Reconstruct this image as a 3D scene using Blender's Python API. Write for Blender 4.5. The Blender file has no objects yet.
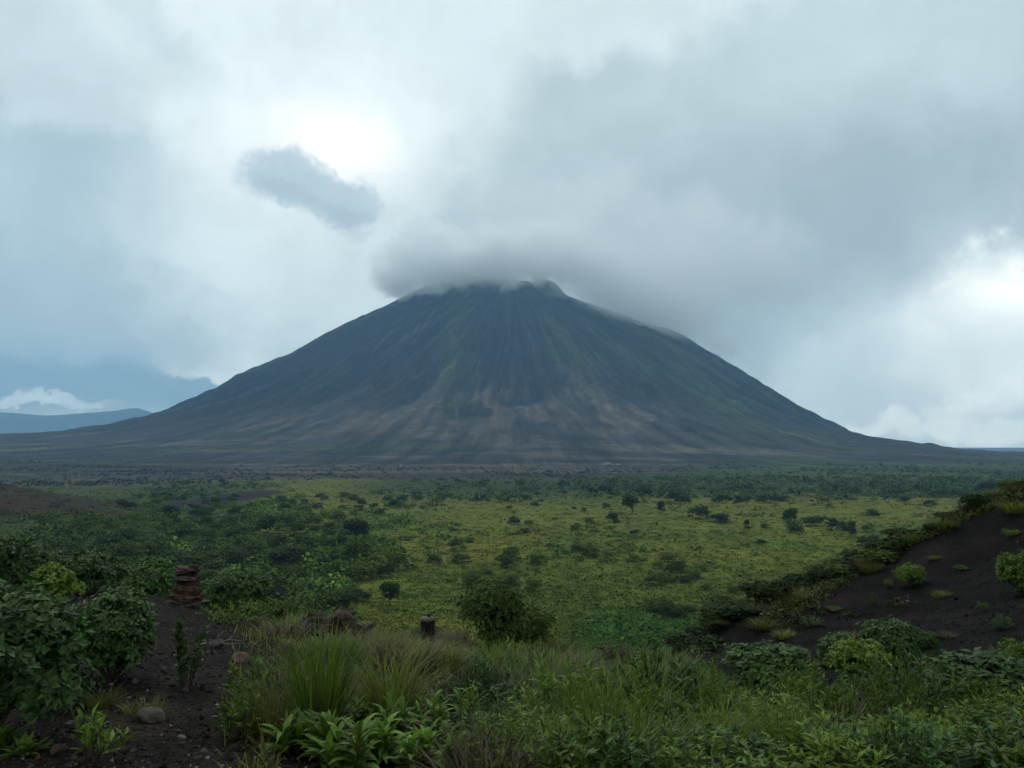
import bpy, math, random
import numpy as np

# ------------------------------------------------------------------ scene
SC = bpy.context.scene
COL = SC.collection
F = 800.0                      # focal length in pixels of a 1024 px wide picture
HY = 447.0                     # picture row of the true horizon
PITCH = math.atan((HY - 384.0) / F)
PLAIN = -45.0                  # level of the plain below the camera
D = 5000.0                     # distance of the volcano's axis
PXM = D / F

cam_data = bpy.data.cameras.new("camera")
cam = bpy.data.objects.new("camera", cam_data)
COL.objects.link(cam)
cam.location = (0, 0, 0)
cam.rotation_euler = (math.pi / 2 + PITCH, 0, 0)
cam_data.sensor_width = 36.0
cam_data.lens = 36.0 * F / 1024.0
cam_data.clip_start = 0.1
cam_data.clip_end = 200000.0
SC.camera = cam

SC.view_settings.view_transform = 'Standard'
SC.view_settings.look = 'None'
SC.view_settings.exposure = 0
SC.view_settings.gamma = 1
cy = SC.cycles
cy.use_denoising = True
cy.max_bounces = 26
cy.diffuse_bounces = 2
cy.use_adaptive_sampling = True
cy.adaptive_threshold = 0.02
cy.adaptive_min_samples = 12
cy.glossy_bounces = 2
cy.transmission_bounces = 4
cy.volume_bounces = 24
cy.transparent_max_bounces = 8
cy.volume_step_rate = 0.6
cy.volume_max_steps = 256
cy.sample_clamp_indirect = 4.0

CP, SP = math.cos(PITCH), math.sin(PITCH)


def at(px, py, Y):
    """point of the world at distance Y along the ground seen at that place of the picture"""
    dx, dy = (px - 512.0) / F, (384.0 - py) / F
    w = np.array([dx, CP - SP * dy, SP + CP * dy])
    return w * (Y / w[1])


def proj(x, y, z):
    """where world points fall in the picture, for choosing which ground is bare or green"""
    d = np.maximum(y * CP + z * SP, 1e-3)
    u = -y * SP + z * CP
    return 512.0 + F * x / d, 384.0 - F * u / d


# ------------------------------------------------------------------ noise
def _hash(ix, iy, seed):
    h = (ix.astype(np.int64) * 374761393 + iy.astype(np.int64) * 668265263 + seed * 1442695041) & 0xFFFFFFFF
    h = ((h ^ (h >> 13)) * 1274126177) & 0xFFFFFFFF
    h = ((h ^ (h >> 16)) * 2246822519) & 0xFFFFFFFF
    return ((h ^ (h >> 15)) & 0xFFFFFF) / float(0xFFFFFF)


def vnoise(x, y, seed=0):
    x = np.asarray(x, float); y = np.asarray(y, float)
    ix, iy = np.floor(x), np.floor(y)
    fx, fy = x - ix, y - iy
    fx = fx * fx * (3 - 2 * fx); fy = fy * fy * (3 - 2 * fy)
    a, b = _hash(ix, iy, seed), _hash(ix + 1, iy, seed)
    c, d = _hash(ix, iy + 1, seed), _hash(ix + 1, iy + 1, seed)
    return (a + (b - a) * fx) * (1 - fy) + (c + (d - c) * fx) * fy


def fbm(x, y, octaves=4, seed=0, gain=0.5):
    s, a, n = 0.0, 1.0, 0.0
    x = np.asarray(x, float); y = np.asarray(y, float)
    for k in range(octaves):
        s = s + a * vnoise(x * 2 ** k + 17.3 * k, y * 2 ** k - 9.1 * k, seed + k)
        n += a
        a *= gain
    return s / n


def smooth(a, b, v):
    t = np.clip((np.asarray(v, float) - a) / (b - a), 0, 1)
    return t * t * (3 - 2 * t)


def mixc(c, col, m):
    m = np.asarray(m)[..., None]
    return c * (1 - m) + np.array(col) * m


# ------------------------------------------------------------------ tags and meshes
def tag(o, label=None, cat=None, group=None, kind=None):
    if label: o["label"] = label
    if cat: o["category"] = cat
    if group: o["group"] = group
    if kind: o["kind"] = kind
    return o


def empty(name, loc, rz=0.0, s=1.0):
    o = bpy.data.objects.new(name, None)
    o.empty_display_size = 0.2
    COL.objects.link(o)
    o.location = loc
    o.rotation_euler = (0, 0, rz)
    o.scale = (s, s, s)
    return o


def np_mesh(name, V, Fq, smooth_shade=True, cols=None, mat=None):
    """mesh out of numpy arrays; Fq is (n,3) or (n,4)"""
    V = np.asarray(V, np.float32); Fq = np.asarray(Fq, np.int32)
    me = bpy.data.meshes.new(name)
    n, k = Fq.shape
    me.vertices.add(len(V)); me.vertices.foreach_set("co", V.ravel())
    me.loops.add(n * k); me.loops.foreach_set("vertex_index", Fq.ravel())
    me.polygons.add(n)
    me.polygons.foreach_set("loop_start", np.arange(0, n * k, k, dtype=np.int32))
    me.polygons.foreach_set("loop_total", np.full(n, k, np.int32))
    me.polygons.foreach_set("use_smooth", np.full(n, smooth_shade, bool))
    if cols is not None:
        at_ = me.attributes.new("tint", 'FLOAT_COLOR', 'POINT')
        c4 = np.ones((len(V), 4), np.float32); c4[:, :cols.shape[1]] = cols
        at_.data.foreach_set("color", c4.ravel())
    me.update(calc_edges=True)
    me.validate()
    if mat: me.materials.append(mat)
    return me


def link(name, me, parent=None):
    o = bpy.data.objects.new(name, me)
    COL.objects.link(o)
    if parent is not None: o.parent = parent
    return o


def grid_faces(nr, nc, wrap=False):
    r = np.arange(nr - 1)[:, None]
    c = np.arange(nc if wrap else nc - 1)[None, :]
    c2 = (c + 1) % nc
    return np.stack([r * nc + c, r * nc + c2, (r + 1) * nc + c2, (r + 1) * nc + c], -1).reshape(-1, 4)


# ------------------------------------------------------------------ node helper
class N:
    def __init__(self, tree):
        self.t = tree
        self.t.nodes.clear()

    def new(self, kind, **kw):
        n = self.t.nodes.new(kind)
        for k, v in kw.items():
            if k == "inp":
                for i, val in v.items():
                    if isinstance(val, bpy.types.NodeSocket): self.t.links.new(val, n.inputs[i])
                    else: n.inputs[i].default_value = val
            else:
                setattr(n, k, v)
        return n

    def link(self, a, b): self.t.links.new(a, b)

    def math(self, op, a, b=None, c=None, clamp=False):
        n = self.t.nodes.new("ShaderNodeMath"); n.operation = op; n.use_clamp = clamp
        for i, v in enumerate((a, b, c)):
            if v is None: continue
            if isinstance(v, bpy.types.NodeSocket): self.t.links.new(v, n.inputs[i])
            else: n.inputs[i].default_value = v
        return n.outputs[0]

    def vec(self, op, a, b=None, scale=None):
        n = self.t.nodes.new("ShaderNodeVectorMath"); n.operation = op
        for i, v in enumerate((a, b)):
            if v is None: continue
            if isinstance(v, bpy.types.NodeSocket): self.t.links.new(v, n.inputs[i])
            else: n.inputs[i].default_value = v
        if scale is not None:
            if isinstance(scale, bpy.types.NodeSocket): self.t.links.new(scale, n.inputs[3])
            else: n.inputs[3].default_value = scale
        return n.outputs[1] if op in ('LENGTH', 'DOT_PRODUCT') else n.outputs[0]

    def noise(self, v, scale, detail=4, rough=0.55, dist=0.0, col=False):
        n = self.new("ShaderNodeTexNoise")
        if v is not None: self.link(v, n.inputs["Vector"])
        n.inputs["Scale"].default_value = scale
        n.inputs["Detail"].default_value = detail
        n.inputs["Roughness"].default_value = rough
        n.inputs["Distortion"].default_value = dist
        return n.outputs[1] if col else n.outputs[0]

    def ramp(self, v, a, b, lo=0.0, hi=1.0, smooth_=True):
        n = self.new("ShaderNodeMapRange")
        n.interpolation_type = 'SMOOTHSTEP' if smooth_ else 'LINEAR'
        self.link(v, n.inputs[0])
        for i, x in zip((1, 2, 3, 4), (a, b, lo, hi)): n.inputs[i].default_value = x
        return n.outputs[0]

    def mix(self, fac, a, b, mode='MIX'):
        n = self.new("ShaderNodeMix"); n.data_type = 'RGBA'; n.blend_type = mode
        for i, v in ((0, fac), (6, a), (7, b)):
            if isinstance(v, bpy.types.NodeSocket): self.link(v, n.inputs[i])
            elif i == 0: n.inputs[0].default_value = v
            else: n.inputs[i].default_value = (*v, 1) if len(v) == 3 else v
        return n.outputs[2]


def srgb(*c):
    return tuple((v / 255.0 / 12.92) if v <= 10 else ((v / 255.0 + 0.055) / 1.055) ** 2.4 for v in c)


# ------------------------------------------------------------------ sky
SUN_EL, SUN_AZ = math.radians(58), math.radians(-25)     # azimuth from +Y toward +X
world = bpy.data.worlds.new("World")
SC.world = world
world.cycles.sampling_method = 'MANUAL'
world.cycles.sample_map_resolution = 256
world.use_nodes = True
n = N(world.node_tree)
out = n.new("ShaderNodeOutputWorld")
sky = n.new("ShaderNodeTexSky", sky_type='NISHITA', sun_disc=False)
sky.sun_elevation = SUN_EL
sky.sun_rotation = SUN_AZ
sky.air_density = 1.2
sky.dust_density = 2.0
tc = n.new("ShaderNodeTexCoord")
dirv = n.vec('NORMALIZE', tc.outputs["Generated"])
sep = n.new("ShaderNodeSeparateXYZ"); n.link(dirv, sep.inputs[0])
az = n.math('ARCTAN2', sep.outputs[0], sep.outputs[1])
el = n.math('ARCSINE', sep.outputs[2])
comb = n.new("ShaderNodeCombineXYZ"); n.link(az, comb.inputs[0]); n.link(el, comb.inputs[1])
SKYP = comb.outputs[0]                      # compass bearing and height of the direction looked in


def sky_at(px, py):
    dx, dy = (px - 512.0) / F, (384.0 - py) / F
    w = np.array([dx, CP - SP * dy, SP + CP * dy]); w /= np.linalg.norm(w)
    return math.atan2(w[0], w[1]), math.asin(w[2])


# billowing warp shared by all cloud banks
n1 = n.noise(dirv, 5.0, 3, 0.55, col=True)
n2 = n.noise(dirv, 15.0, 6, 0.66, col=True)
w1 = n.vec('SCALE', n.vec('SUBTRACT', n1, (0.5, 0.5, 0.5)), scale=0.22)
w2 = n.vec('SCALE', n.vec('SUBTRACT', n2, (0.5, 0.5, 0.5)), scale=0.12)
Pw = n.vec('ADD', n.vec('ADD', SKYP, w1), w2)      # strongly torn
Ps = n.vec('ADD', SKYP, n.vec('SCALE', w1, scale=0.45))   # soft
n3 = n.noise(dirv, 40.0, 5, 0.7, col=True)
Pc = n.vec('ADD', n.vec('ADD', SKYP, n.vec('SCALE', w2, scale=0.36)), n.vec('SCALE', n.vec('SUBTRACT', n3, (0.5, 0.5, 0.5)), scale=0.035))


def bank(P, px, py, rx, ry, rot=0.0, soft=0.6, hard=None):
    """an oval cloud bank, 1 in its middle and 0 outside; radii in pixels of the picture"""
    a0, e0 = sky_at(px, py)
    mp = n.new("ShaderNodeMapping"); mp.vector_type = 'TEXTURE'
    n.link(P, mp.inputs[0])
    mp.inputs[1].default_value = (a0, e0, 0)
    mp.inputs[2].default_value = (0, 0, math.radians(rot))
    mp.inputs[3].default_value = (rx / F, ry / F, 1)
    L = n.vec('LENGTH', mp.outputs[0])
    return n.ramp(L, 1.0 + soft, 1.0 - soft)


def put(base, mask, rgb, amount=1.0):
    m = mask if amount == 1.0 else n.math('MULTIPLY', mask, amount)
    return n.mix(m, base, srgb(*rgb))


big = n.noise(dirv, 2.2, 3, 0.5, 0.3)
c = n.mix(n.ramp(big, 0.35, 0.68), srgb(176, 191, 199), srgb(214, 224, 229))
# open air low on the left (clear sky showing under the cloud deck)
skycol = n.vec('SCALE', sky.outputs[0], scale=0.10)
low = n.ramp(el, 0.30, 0.02)
c = n.mix(n.math('MULTIPLY', low, 0.35), c, skycol)
SKYBANKS = []
#  P, px, py, rx, ry, rot, soft, rgb, amount
L = [
    ('s', 150, 60, 330, 150, 0, .7, (212, 224, 229), .9),
    ('w', 20, 40, 120, 60, -10, .6, (186, 203, 212), .8),
    ('w', 190, 60, 70, 30, -55, .6, (184, 201, 209), .75),
    ('w', 66, 240, 185, 112, -8, .17, (164, 186, 198), .92),
    ('s', 540, 60, 240, 150, 0, .8, (205, 218, 223), .85),
    ('s', 310, 165, 125, 80, 10, .75, (230, 240, 243), 1),
    ('s', 330, 155, 55, 32, -10, .7, (255, 255, 255), 1),
    ('s', 290, 285, 150, 80, 0, .7, (212, 225, 230), .95),
    ('s', 95, 380, 270, 34, 0, .6, (122, 155, 175), .95),
    ('w', 214, 322, 84, 30, -14, .22, (228, 238, 242), .95),
    ('s', 290, 350, 60, 16, -5, .8, (210, 223, 229), .7),
    ('w', 60, 305, 150, 42, 0, .45, (160, 181, 193), .8),
    ('s', 890, 385, 340, 120, 0, .7, (204, 220, 226), .97),
    ('w', 840, 165, 390, 160, 13, .17, (174, 191, 198), .92),
    ('s', 980, 30, 190, 100, 0, .8, (184, 202, 209), .8),
    ('s', 690, 235, 260, 80, 10, .6, (160, 177, 185), .9),
    ('w', 850, 222, 230, 52, 13, .5, (154, 172, 180), .8),
    ('s', 640, 285, 120, 70, 0, .7, (156, 174, 183), .9),
    ('w', 1030, 330, 70, 48, 15, .4, (275, 276, 275), 1),
    ('s', 1010, 318, 50, 38, 0, .9, (300, 300, 298), 1),
    ('s', 985, 345, 90, 40, 0, .8, (232, 241, 244), .8),
    ('c', 284, 174, 42, 26, 0, .3, (176, 194, 205), .92),
    ('c', 322, 196, 52, 22, -14, .3, (174, 193, 203), .9),
    ('c', 357, 207, 24, 24, 0, .35, (178, 195, 205), .88),
    ('c', 290, 189, 36, 10, -15, .5, (160, 179, 191), .6),
    ('c', 348, 216, 26, 8, -10, .5, (162, 181, 192), .5),
    ('c', 898, 425, 22, 11, 0, .35, (236, 244, 247), .8),
    ('c', 905, 417, 13, 9, 0, .35, (240, 247, 249), .75),
    ('c', 952, 433, 36, 8, 0, .35, (236, 244, 247), .8),
    ('c', 944, 427, 13, 10, 0, .35, (240, 247, 249), .75),
    ('c', 1016, 434, 28, 9, 0, .35, (238, 245, 248), .8),
    ('c', 990, 405, 42, 5, 8, .6, (242, 248, 250), .8),
    ('c', 866, 431, 18, 7, 0, .4, (238, 245, 247), .8),
    ('c', 45, 404, 46, 4, 0, .5, (190, 208, 219), .9),
    ('c', 38, 400, 18, 5, 0, .5, (198, 214, 224), .85),
    ('c', 8, 405, 30, 3, 0, .5, (188, 206, 217), .85),
]
for P_, px, py, rx, ry, rot, soft, rgb, am in L:
    c = put(c, bank({'s': Ps, 'w': Pw, 'c': Pc}[P_], px, py, rx, ry, rot, soft), rgb, am)
# fine mottling of the whole deck
mott = n.noise(dirv, 9.0, 4, 0.6, 0.4)
c = n.mix(1.0, c, n.mix(n.ramp(mott, 0.25, 0.75), (0.93, 0.93, 0.93), (1.07, 1.07, 1.07)), 'MULTIPLY')
c = n.mix(1.0, c, (1.28, 1.28, 1.255), 'MULTIPLY')
bgn = n.new("ShaderNodeBackground", inp={0: c, 1: 1.0})
n.link(bgn.outputs[0], out.inputs[0])

sun_d = bpy.data.lights.new("sun", 'SUN')
sun_d.energy = 1.1
sun_d.angle = math.radians(25)
sun_d.color = (1.0, 0.98, 0.95)
sun = bpy.data.objects.new("sun", sun_d)
COL.objects.link(sun)
sun.rotation_euler = (math.pi / 2 - SUN_EL, 0, -SUN_AZ + math.pi)
sun.location = (0, 0, 50)


# ------------------------------------------------------------------ shape of the land
CTRL = [  # picture column, row, distance of ground the photograph shows near the viewpoint
    (-150, 768, 4.3), (60, 768, 4.2), (250, 768, 4.3), (420, 768, 4.4), (640, 768, 4.6), (820, 768, 4.7), (1024, 768, 4.7), (1200, 768, 4.8),
    (-60, 690, 6.0), (150, 700, 5.6), (180, 660, 7.2), (300, 700, 6.0), (205, 622, 10.5), (190, 608, 13),
    (40, 640, 9.0), (120, 640, 9.0), (30, 600, 13.5), (110, 596, 15), (-120, 600, 13),
    (300, 652, 11.5), (360, 660, 11.5), (430, 643, 14), (500, 650, 14), (560, 665, 12.5), (270, 630, 13.5),
    (450, 700, 7.6), (600, 700, 8.6), (640, 672, 13), (700, 690, 12),
    (800, 720, 8.6), (940, 720, 8.2), (1024, 716, 8.2), (1180, 700, 9),
    (760, 672, 17), (700, 662, 19), (830, 655, 19), (900, 650, 18), (980, 650, 15.5), (1040, 650, 14),
    (900, 612, 25), (820, 630, 25), (760, 645, 25), (1000, 600, 22), (1040, 560, 25), (960, 575, 28),
    (690, 645, 29), (730, 630, 32), (790, 604, 34), (850, 576, 35), (910, 547, 36), (970, 517, 36.5), (1030, 487, 37), (1150, 430, 37), (1350, 380, 36),
]
pts = [at(*c_) for c_ in CTRL]
# the far sides of the knoll, dropping to the plain
for x, y, z in [(-20, 24, -9), (-12, 26, -11), (-5, 27, -12), (2, 27, -12), (8, 38, -14), (-30, 20, -6), (-34, 36, -19), (-18, 40, -20), (-6, 42, -21), (4, 44, -22), (13, 50, -22),
                (24, 52, -16), (36, 54, -11), (50, 56, -5), (70, 50, 4), (-60, 60, -40), (-30, 66, -37), (0, 70, -39), (20, 74, -37), (40, 78, -30), (62, 80, -20),
                (-45, 10, -2), (-30, 0, -1), (0, 0, -1.62), (5, 1, -1.65), (-6, 1, -1.6), (35, 0, 1), (60, 20, 6), (0, -20, -1), (-90, 30, -30), (-90, 90, -45), (0, 100, -45), (40, 110, -45), (80, 110, -38)]:
    pts.append(np.array([x, y, z], float))
CT = np.array(pts)


def _tps(r2):
    return 0.5 * r2 * np.log(r2 + 1e-9)


_n = len(CT)
_d2 = ((CT[:, None, :2] - CT[None, :, :2]) ** 2).sum(-1)
_A = np.zeros((_n + 3, _n + 3))
_A[:_n, :_n] = _tps(_d2) + np.eye(_n) * 0.02
_A[:_n, _n] = 1; _A[:_n, _n + 1:] = CT[:, :2]
_A[_n, :_n] = 1; _A[_n + 1:, :_n] = CT[:, :2].T
_W = np.linalg.solve(_A, np.r_[CT[:, 2], 0, 0, 0])


def ground_z(x, y):
    """height of the ground sheet at any place"""
    x = np.atleast_1d(np.asarray(x, float)); y = np.atleast_1d(np.asarray(y, float))
    sh = x.shape
    x = x.ravel(); y = y.ravel()
    r = np.hypot(x, y)
    plain = PLAIN + 1.6 * (fbm(x / 160, y / 160, 3, 5) - 0.5) * smooth(60, 250, r) + 0.5 * (fbm(x / 25, y / 25, 2, 6) - 0.5)
    # dark mound at the left edge and slight swells
    g = np.exp(-((x + 315) / 105) ** 2 - ((y - 440) / 90) ** 2)
    plain = plain + 25 * g * (0.92 + 0.16 * fbm(x / 22, y / 22, 3, 9))
    z = plain.copy()
    m = (r < 170)
    if m.any():
        xs, ys = x[m], y[m]
        zz = np.full(xs.shape, _W[_n]) + _W[_n + 1] * xs + _W[_n + 2] * ys
        for k in range(_n):
            zz += _W[k] * _tps((xs - CT[k, 0]) ** 2 + (ys - CT[k, 1]) ** 2)
        near = np.clip(zz, PLAIN, 25)
        w = 1 - smooth(85, 150, np.hypot(xs * 0.9, ys))
        rough = smooth(3, 8, np.hypot(xs, ys))
        near = near + 0.28 * (fbm(xs / 2.6, ys / 2.6, 4, 23) - 0.5) * smooth(14, 20, ys) * smooth(2, 6, xs) + 0.16 * (fbm(xs / 1.3, ys / 1.3, 3, 21) - 0.5) * (0.4 + rough) + 0.5 * (fbm(xs / 6, ys / 6, 3, 22) - 0.5) * smooth(10, 22, np.hypot(xs, ys))
        z[m] = np.maximum(near * w + plain[m] * (1 - w), plain[m])
    return z.reshape(sh)


def gz(x, y): return float(ground_z(x, y)[0])


def lava_mask(x, y, px):
    nD = fbm(x / 620, y / 340, 5, 36) - .5
    return smooth(860, 1450, y - 1100 * smooth(560, 800, px) + 300 * smooth(260, 40, px) + 1700 * nD)


def ground_colour(x, y, z):
    """base colour of bare and grassed land out to the volcano"""
    px, py = proj(x, y, z)
    r = np.hypot(x, y)
    nA = fbm(x / 90, y / 90, 4, 31); nB = fbm(x / 25, y / 25, 4, 32); nC = fbm(x / 320, y / 320, 4, 33); nD = fbm(x / 700 + 3, y / 160, 4, 34)
    meadow = np.array([0.090, 0.102, 0.017]); green = np.array([0.053, 0.084, 0.014]); dark = np.array([0.024, 0.044, 0.011])
    c = np.ones(x.shape + (3,)) * meadow
    c = mixc(c, (0.098, 0.092, 0.020), smooth(0.45, 0.7, nB) * 0.6)
    c = mixc(c, green, smooth(0.48, 0.66, nA) * 0.75)
    # bright green low growth along the foot of the knoll
    c = mixc(c, (0.026, 0.066, 0.012), smooth(585, 625, py + 30 * (nA - .5)) * smooth(520, 600, px) * 0.9)
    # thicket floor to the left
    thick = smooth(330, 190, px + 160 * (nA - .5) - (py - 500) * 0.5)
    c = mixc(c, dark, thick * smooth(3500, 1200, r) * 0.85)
    # scrub belt and lava fields in the distance
    c = mixc(c, (0.022, 0.036, 0.016), smooth(640, 860, y + 120 * (nC - .5)) * 0.85 * smooth(300, 420, px + 100 * (nC - .5)))
    c = mixc(c, (0.050, 0.060, 0.018), smooth(0.5, 0.62, nC) * smooth(520, 900, y) * 0.6)
    lava = lava_mask(x, y, px)
    lc = np.ones(x.shape + (3,)) * np.array([0.030, 0.027, 0.026])
    lc = mixc(lc, (0.034, 0.042, 0.020), smooth(0.46, 0.6, nD) * 0.8)
    lc = mixc(lc, (0.085, 0.072, 0.054), smooth(0.53, 0.66, fbm(x / 420, y / 90, 4, 35)) * 0.75)
    c = c * (1 - lava[..., None]) + lc * lava[..., None]
    # dark lava patch, tan bare streaks
    q = ((x + 250) / 26 + 0.5 * (nB - .5)) ** 2 + ((y - 720) / 125 + .8 * (nB - .5)) ** 2
    c = mixc(c, (0.020, 0.018, 0.018), smooth(1.25, 0.8, q))
    # dark mound
    g = np.exp(-((x + 315) / 105) ** 2 - ((y - 440) / 90) ** 2)
    c = mixc(c, (0.030, 0.021, 0.017), smooth(0.28, 0.55, g + 0.5 * (nB - .5)) * 0.9)
    # the knoll: cinder soil
    nearm = 1 - smooth(60, 110, r)
    nE = fbm(x / 2.2, y / 2.2, 4, 41); nF = fbm(x / .5, y / .5, 3, 42)
    k = np.ones(x.shape + (3,)) * np.array([0.017, 0.0140, 0.0122])
    k = mixc(k, (0.028, 0.023, 0.019), smooth(0.45, 0.75, nF) * 0.6)
    cinder = smooth(640, 700, px) * smooth(9, 16, y)
    k = mixc(k, (0.0062, 0.0056, 0.0057), cinder * (0.75 + 0.25 * nE))
    k = mixc(k, (0.026, 0.020, 0.017), cinder * smooth(0.52, 0.72, nE) * 0.3)
    k = mixc(k, (0.0045, 0.0040, 0.0040), cinder * smooth(0.50, 0.64, fbm((x + y * .6) / .9, (y - x * .6) / 7.0, 4, 43)) * 0.7)
    turf = smooth(210, 300, px + 40 * (nE - .5)) * smooth(20, 12, y) * smooth(0.25, 0.45, nE)
    k = mixc(k, (0.012, 0.014, 0.007), turf * 0.8)
    back = smooth(20, 30, y) * smooth(700, 620, px)
    k = mixc(k, (0.030, 0.038, 0.014), back)
    return c * (1 - nearm[..., None]) + k * nearm[..., None]


def land_material(name, near):
    m = bpy.data.materials.new(name); m.use_nodes = True
    q = N(m.node_tree)
    o = q.new("ShaderNodeOutputMaterial")
    b = q.new("ShaderNodeBsdfPrincipled")
    q.link(b.outputs[0], o.inputs[0])
    a = q.new("ShaderNodeAttribute", attribute_name="tint")
    g = q.new("ShaderNodeNewGeometry")
    pos = g.outputs["Position"]
    if near:
        fine = q.noise(pos, 14.0, 6, 0.7)
        mid = q.noise(pos, 1.1, 6, 0.65)
        far = q.noise(pos, 0.05, 8, 0.7)
        v = q.math('MULTIPLY', q.ramp(fine, 0.25, 0.75, 0.45, 1.6), q.ramp(mid, 0.25, 0.75, 0.6, 1.4))
        v = q.math('MULTIPLY', v, q.ramp(far, 0.25, 0.75, 0.65, 1.35))
        vor = q.new("ShaderNodeTexVoronoi"); q.link(pos, vor.inputs["Vector"]); vor.inputs["Scale"].default_value = 22
        h = q.math('ADD', q.math('MULTIPLY', fine, 0.6), q.math('MULTIPLY', vor.outputs["Distance"], 0.5))
        bump = q.new("ShaderNodeBump", inp={"Height": h, "Strength": 0.9, "Distance": 0.04})
        q.link(bump.outputs[0], b.inputs["Normal"])
    else:
        uv = q.new("ShaderNodeUVMap", uv_map="radial")
        streak = q.noise(uv.outputs[0], 1.0, 7, 0.62)
        iso = q.noise(pos, 0.018, 7, 0.65)
        v = q.math('MULTIPLY', q.ramp(streak, 0.33, 0.67, 0.5, 1.6), q.ramp(iso, 0.3, 0.7, 0.75, 1.3))
        h = q.math('ADD', q.math('MULTIPLY', streak, 1.0), q.math('MULTIPLY', iso, 0.6))
        bump = q.new("ShaderNodeBump", inp={"Height": h, "Strength": 1.0, "Distance": 40.0})
        q.link(bump.outputs[0], b.inputs["Normal"])
    colr = q.vec('SCALE', a.outputs["Color"], scale=v)
    q.link(colr, b.inputs["Base Color"])
    b.inputs["Roughness"].default_value = 0.95
    b.inputs["Specular IOR Level"].default_value = 0.05
    return m


M_GROUND = land_material("ground_soil", True)
M_VOLC = land_material("volcanic_slope", False)

# ground: one sheet, fine near the viewpoint and reaching the horizon
ang = np.radians(np.concatenate([np.linspace(-80, -38, 60)[:-1], np.linspace(-38, 38, 760), np.linspace(38, 80, 60)[1:]]))
rad = np.concatenate([np.linspace(0.6, 4.0, 14)[:-1], 4.0 * (60000 / 4.0) ** (np.linspace(0, 1, 720))])
R_, A_ = np.meshgrid(rad, ang, indexing='ij')
X_, Y_ = R_ * np.sin(A_), R_ * np.cos(A_)
Z_ = ground_z(X_, Y_)
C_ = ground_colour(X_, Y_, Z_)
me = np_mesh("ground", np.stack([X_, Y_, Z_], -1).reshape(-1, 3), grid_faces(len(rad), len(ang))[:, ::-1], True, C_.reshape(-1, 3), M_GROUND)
tag(link("ground", me), kind="structure")

# ------------------------------------------------------------------ volcano
_RN = [0, 30, 60, 90, 130, 170, 210, 250, 290, 330, 370, 410, 460, 520, 600, 900]
PR = np.array(list(zip(_RN, [171, 163.5, 147.5, 135, 120.5, 102, 75.5, 45, 15.5, -2.0, -4.5, -4.5, -4.5, -4.5, -4.5, -7.8])))
PL = np.array(list(zip(_RN, [172, 171, 168, 160, 138.5, 112.4, 90.3, 69.7, 47.5, 27.5, 16.5, 14, 12.1, 8.6, 8.2, -7.8])))
PF = np.array([[0, 168], [35, 158], [70, 143], [110, 126], [150, 106], [195, 82], [250, 54], [290, 37], [330, 23], [370, 11], [410, 1], [450, -4.2], [480, -7.0], [520, -7.6], [900, -7.9]])


def volcano_h(th, rp):
    """height above the camera in metres at bearing th (0 = right, -90 deg = toward the viewpoint)"""
    r_ = np.interp(rp, PR[:, 0], PR[:, 1]); l_ = np.interp(rp, PL[:, 0], PL[:, 1]); f_ = np.interp(rp, PF[:, 0], PF[:, 1])
    c_ = np.cos(th); s_ = np.sin(th)
    wr = np.clip(c_, 0, 1) ** 2; wl = np.clip(-c_, 0, 1) ** 2; ws = s_ ** 2
    return (r_ * wr + l_ * wl + f_ * ws)


th = np.concatenate([np.linspace(math.radians(-205), math.radians(25), 1500), np.linspace(math.radians(25), math.radians(155), 160)[1:-1]])
rp = np.concatenate([np.linspace(0, 420, 420), np.linspace(420, 900, 100)[1:]])
RP, TH = np.meshgrid(rp, th, indexing='ij')
# soften the corners of the tabulated profile
H = sum(w * volcano_h(TH, np.abs(RP + o)) for o, w in ((-18, .15), (-9, .2), (0, .3), (9, .2), (18, .15)))
warp = 0.05 * (fbm(TH * 5, RP / 60, 3, 51) - 0.5)
g1 = fbm((TH + warp) * 14, RP / 190, 4, 52, 0.55)
g2 = fbm((TH + warp * .6) * 46, RP / 90, 4, 53, 0.6)
steep = smooth(50, 150, RP) * smooth(370, 250, RP)
foot = smooth(200, 290, RP) * smooth(470, 350, RP)
ridg = 1 - np.abs(2 * g1 - 1)
ridg2 = 1 - np.abs(2 * g2 - 1)
H = H - steep * (10.0 * (ridg - .6) + 7.0 * (ridg2 - .6)) * (0.4 + smooth(40, 200, RP))
XV, YV = RP * np.cos(TH) * PXM, RP * np.sin(TH) * PXM
lob = fbm(XV / 420, YV / 420, 4, 54); lob2 = fbm(XV / 130, YV / 130, 4, 55)
H = H + foot * (6 * (lob - .5) + 3.5 * (np.abs(lob2 - .5) * 2 - .4))
H = H + smooth(60, 20, RP) * 1.2 * (fbm(XV / 120, YV / 120, 3, 56) - .5)
# the round knob right of the summit, small step on the left shoulder
bx, by = XV - 34 * PXM, YV + 30 * PXM
H = H + 8.0 * smooth(20 * PXM, 7 * PXM, np.hypot(bx, by))
ZV = H * PXM
xw, yw = XV + 0.0, YV + D
zw = np.maximum(ZV, PLAIN - 3)
px, py = proj(xw, yw, zw)
c = np.ones(px.shape + (3,)) * np.array([0.022, 0.023, 0.025])
c = mixc(c, (0.010, 0.011, 0.014), smooth(.44, .58, g1) * .8)
c = mixc(c, (0.036, 0.036, 0.037), smooth(.54, .68, g2) * .7)
vis = (TH < 0.2)


def blob(cx, cy, sx, sy, rot=0.0):
    a = math.radians(rot)
    u = (px - cx) * math.cos(a) + (py - cy) * math.sin(a)
    v = -(px - cx) * math.sin(a) + (py - cy) * math.cos(a)
    return np.exp(-(u / sx) ** 2 - (v / sy) ** 2)


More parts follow.
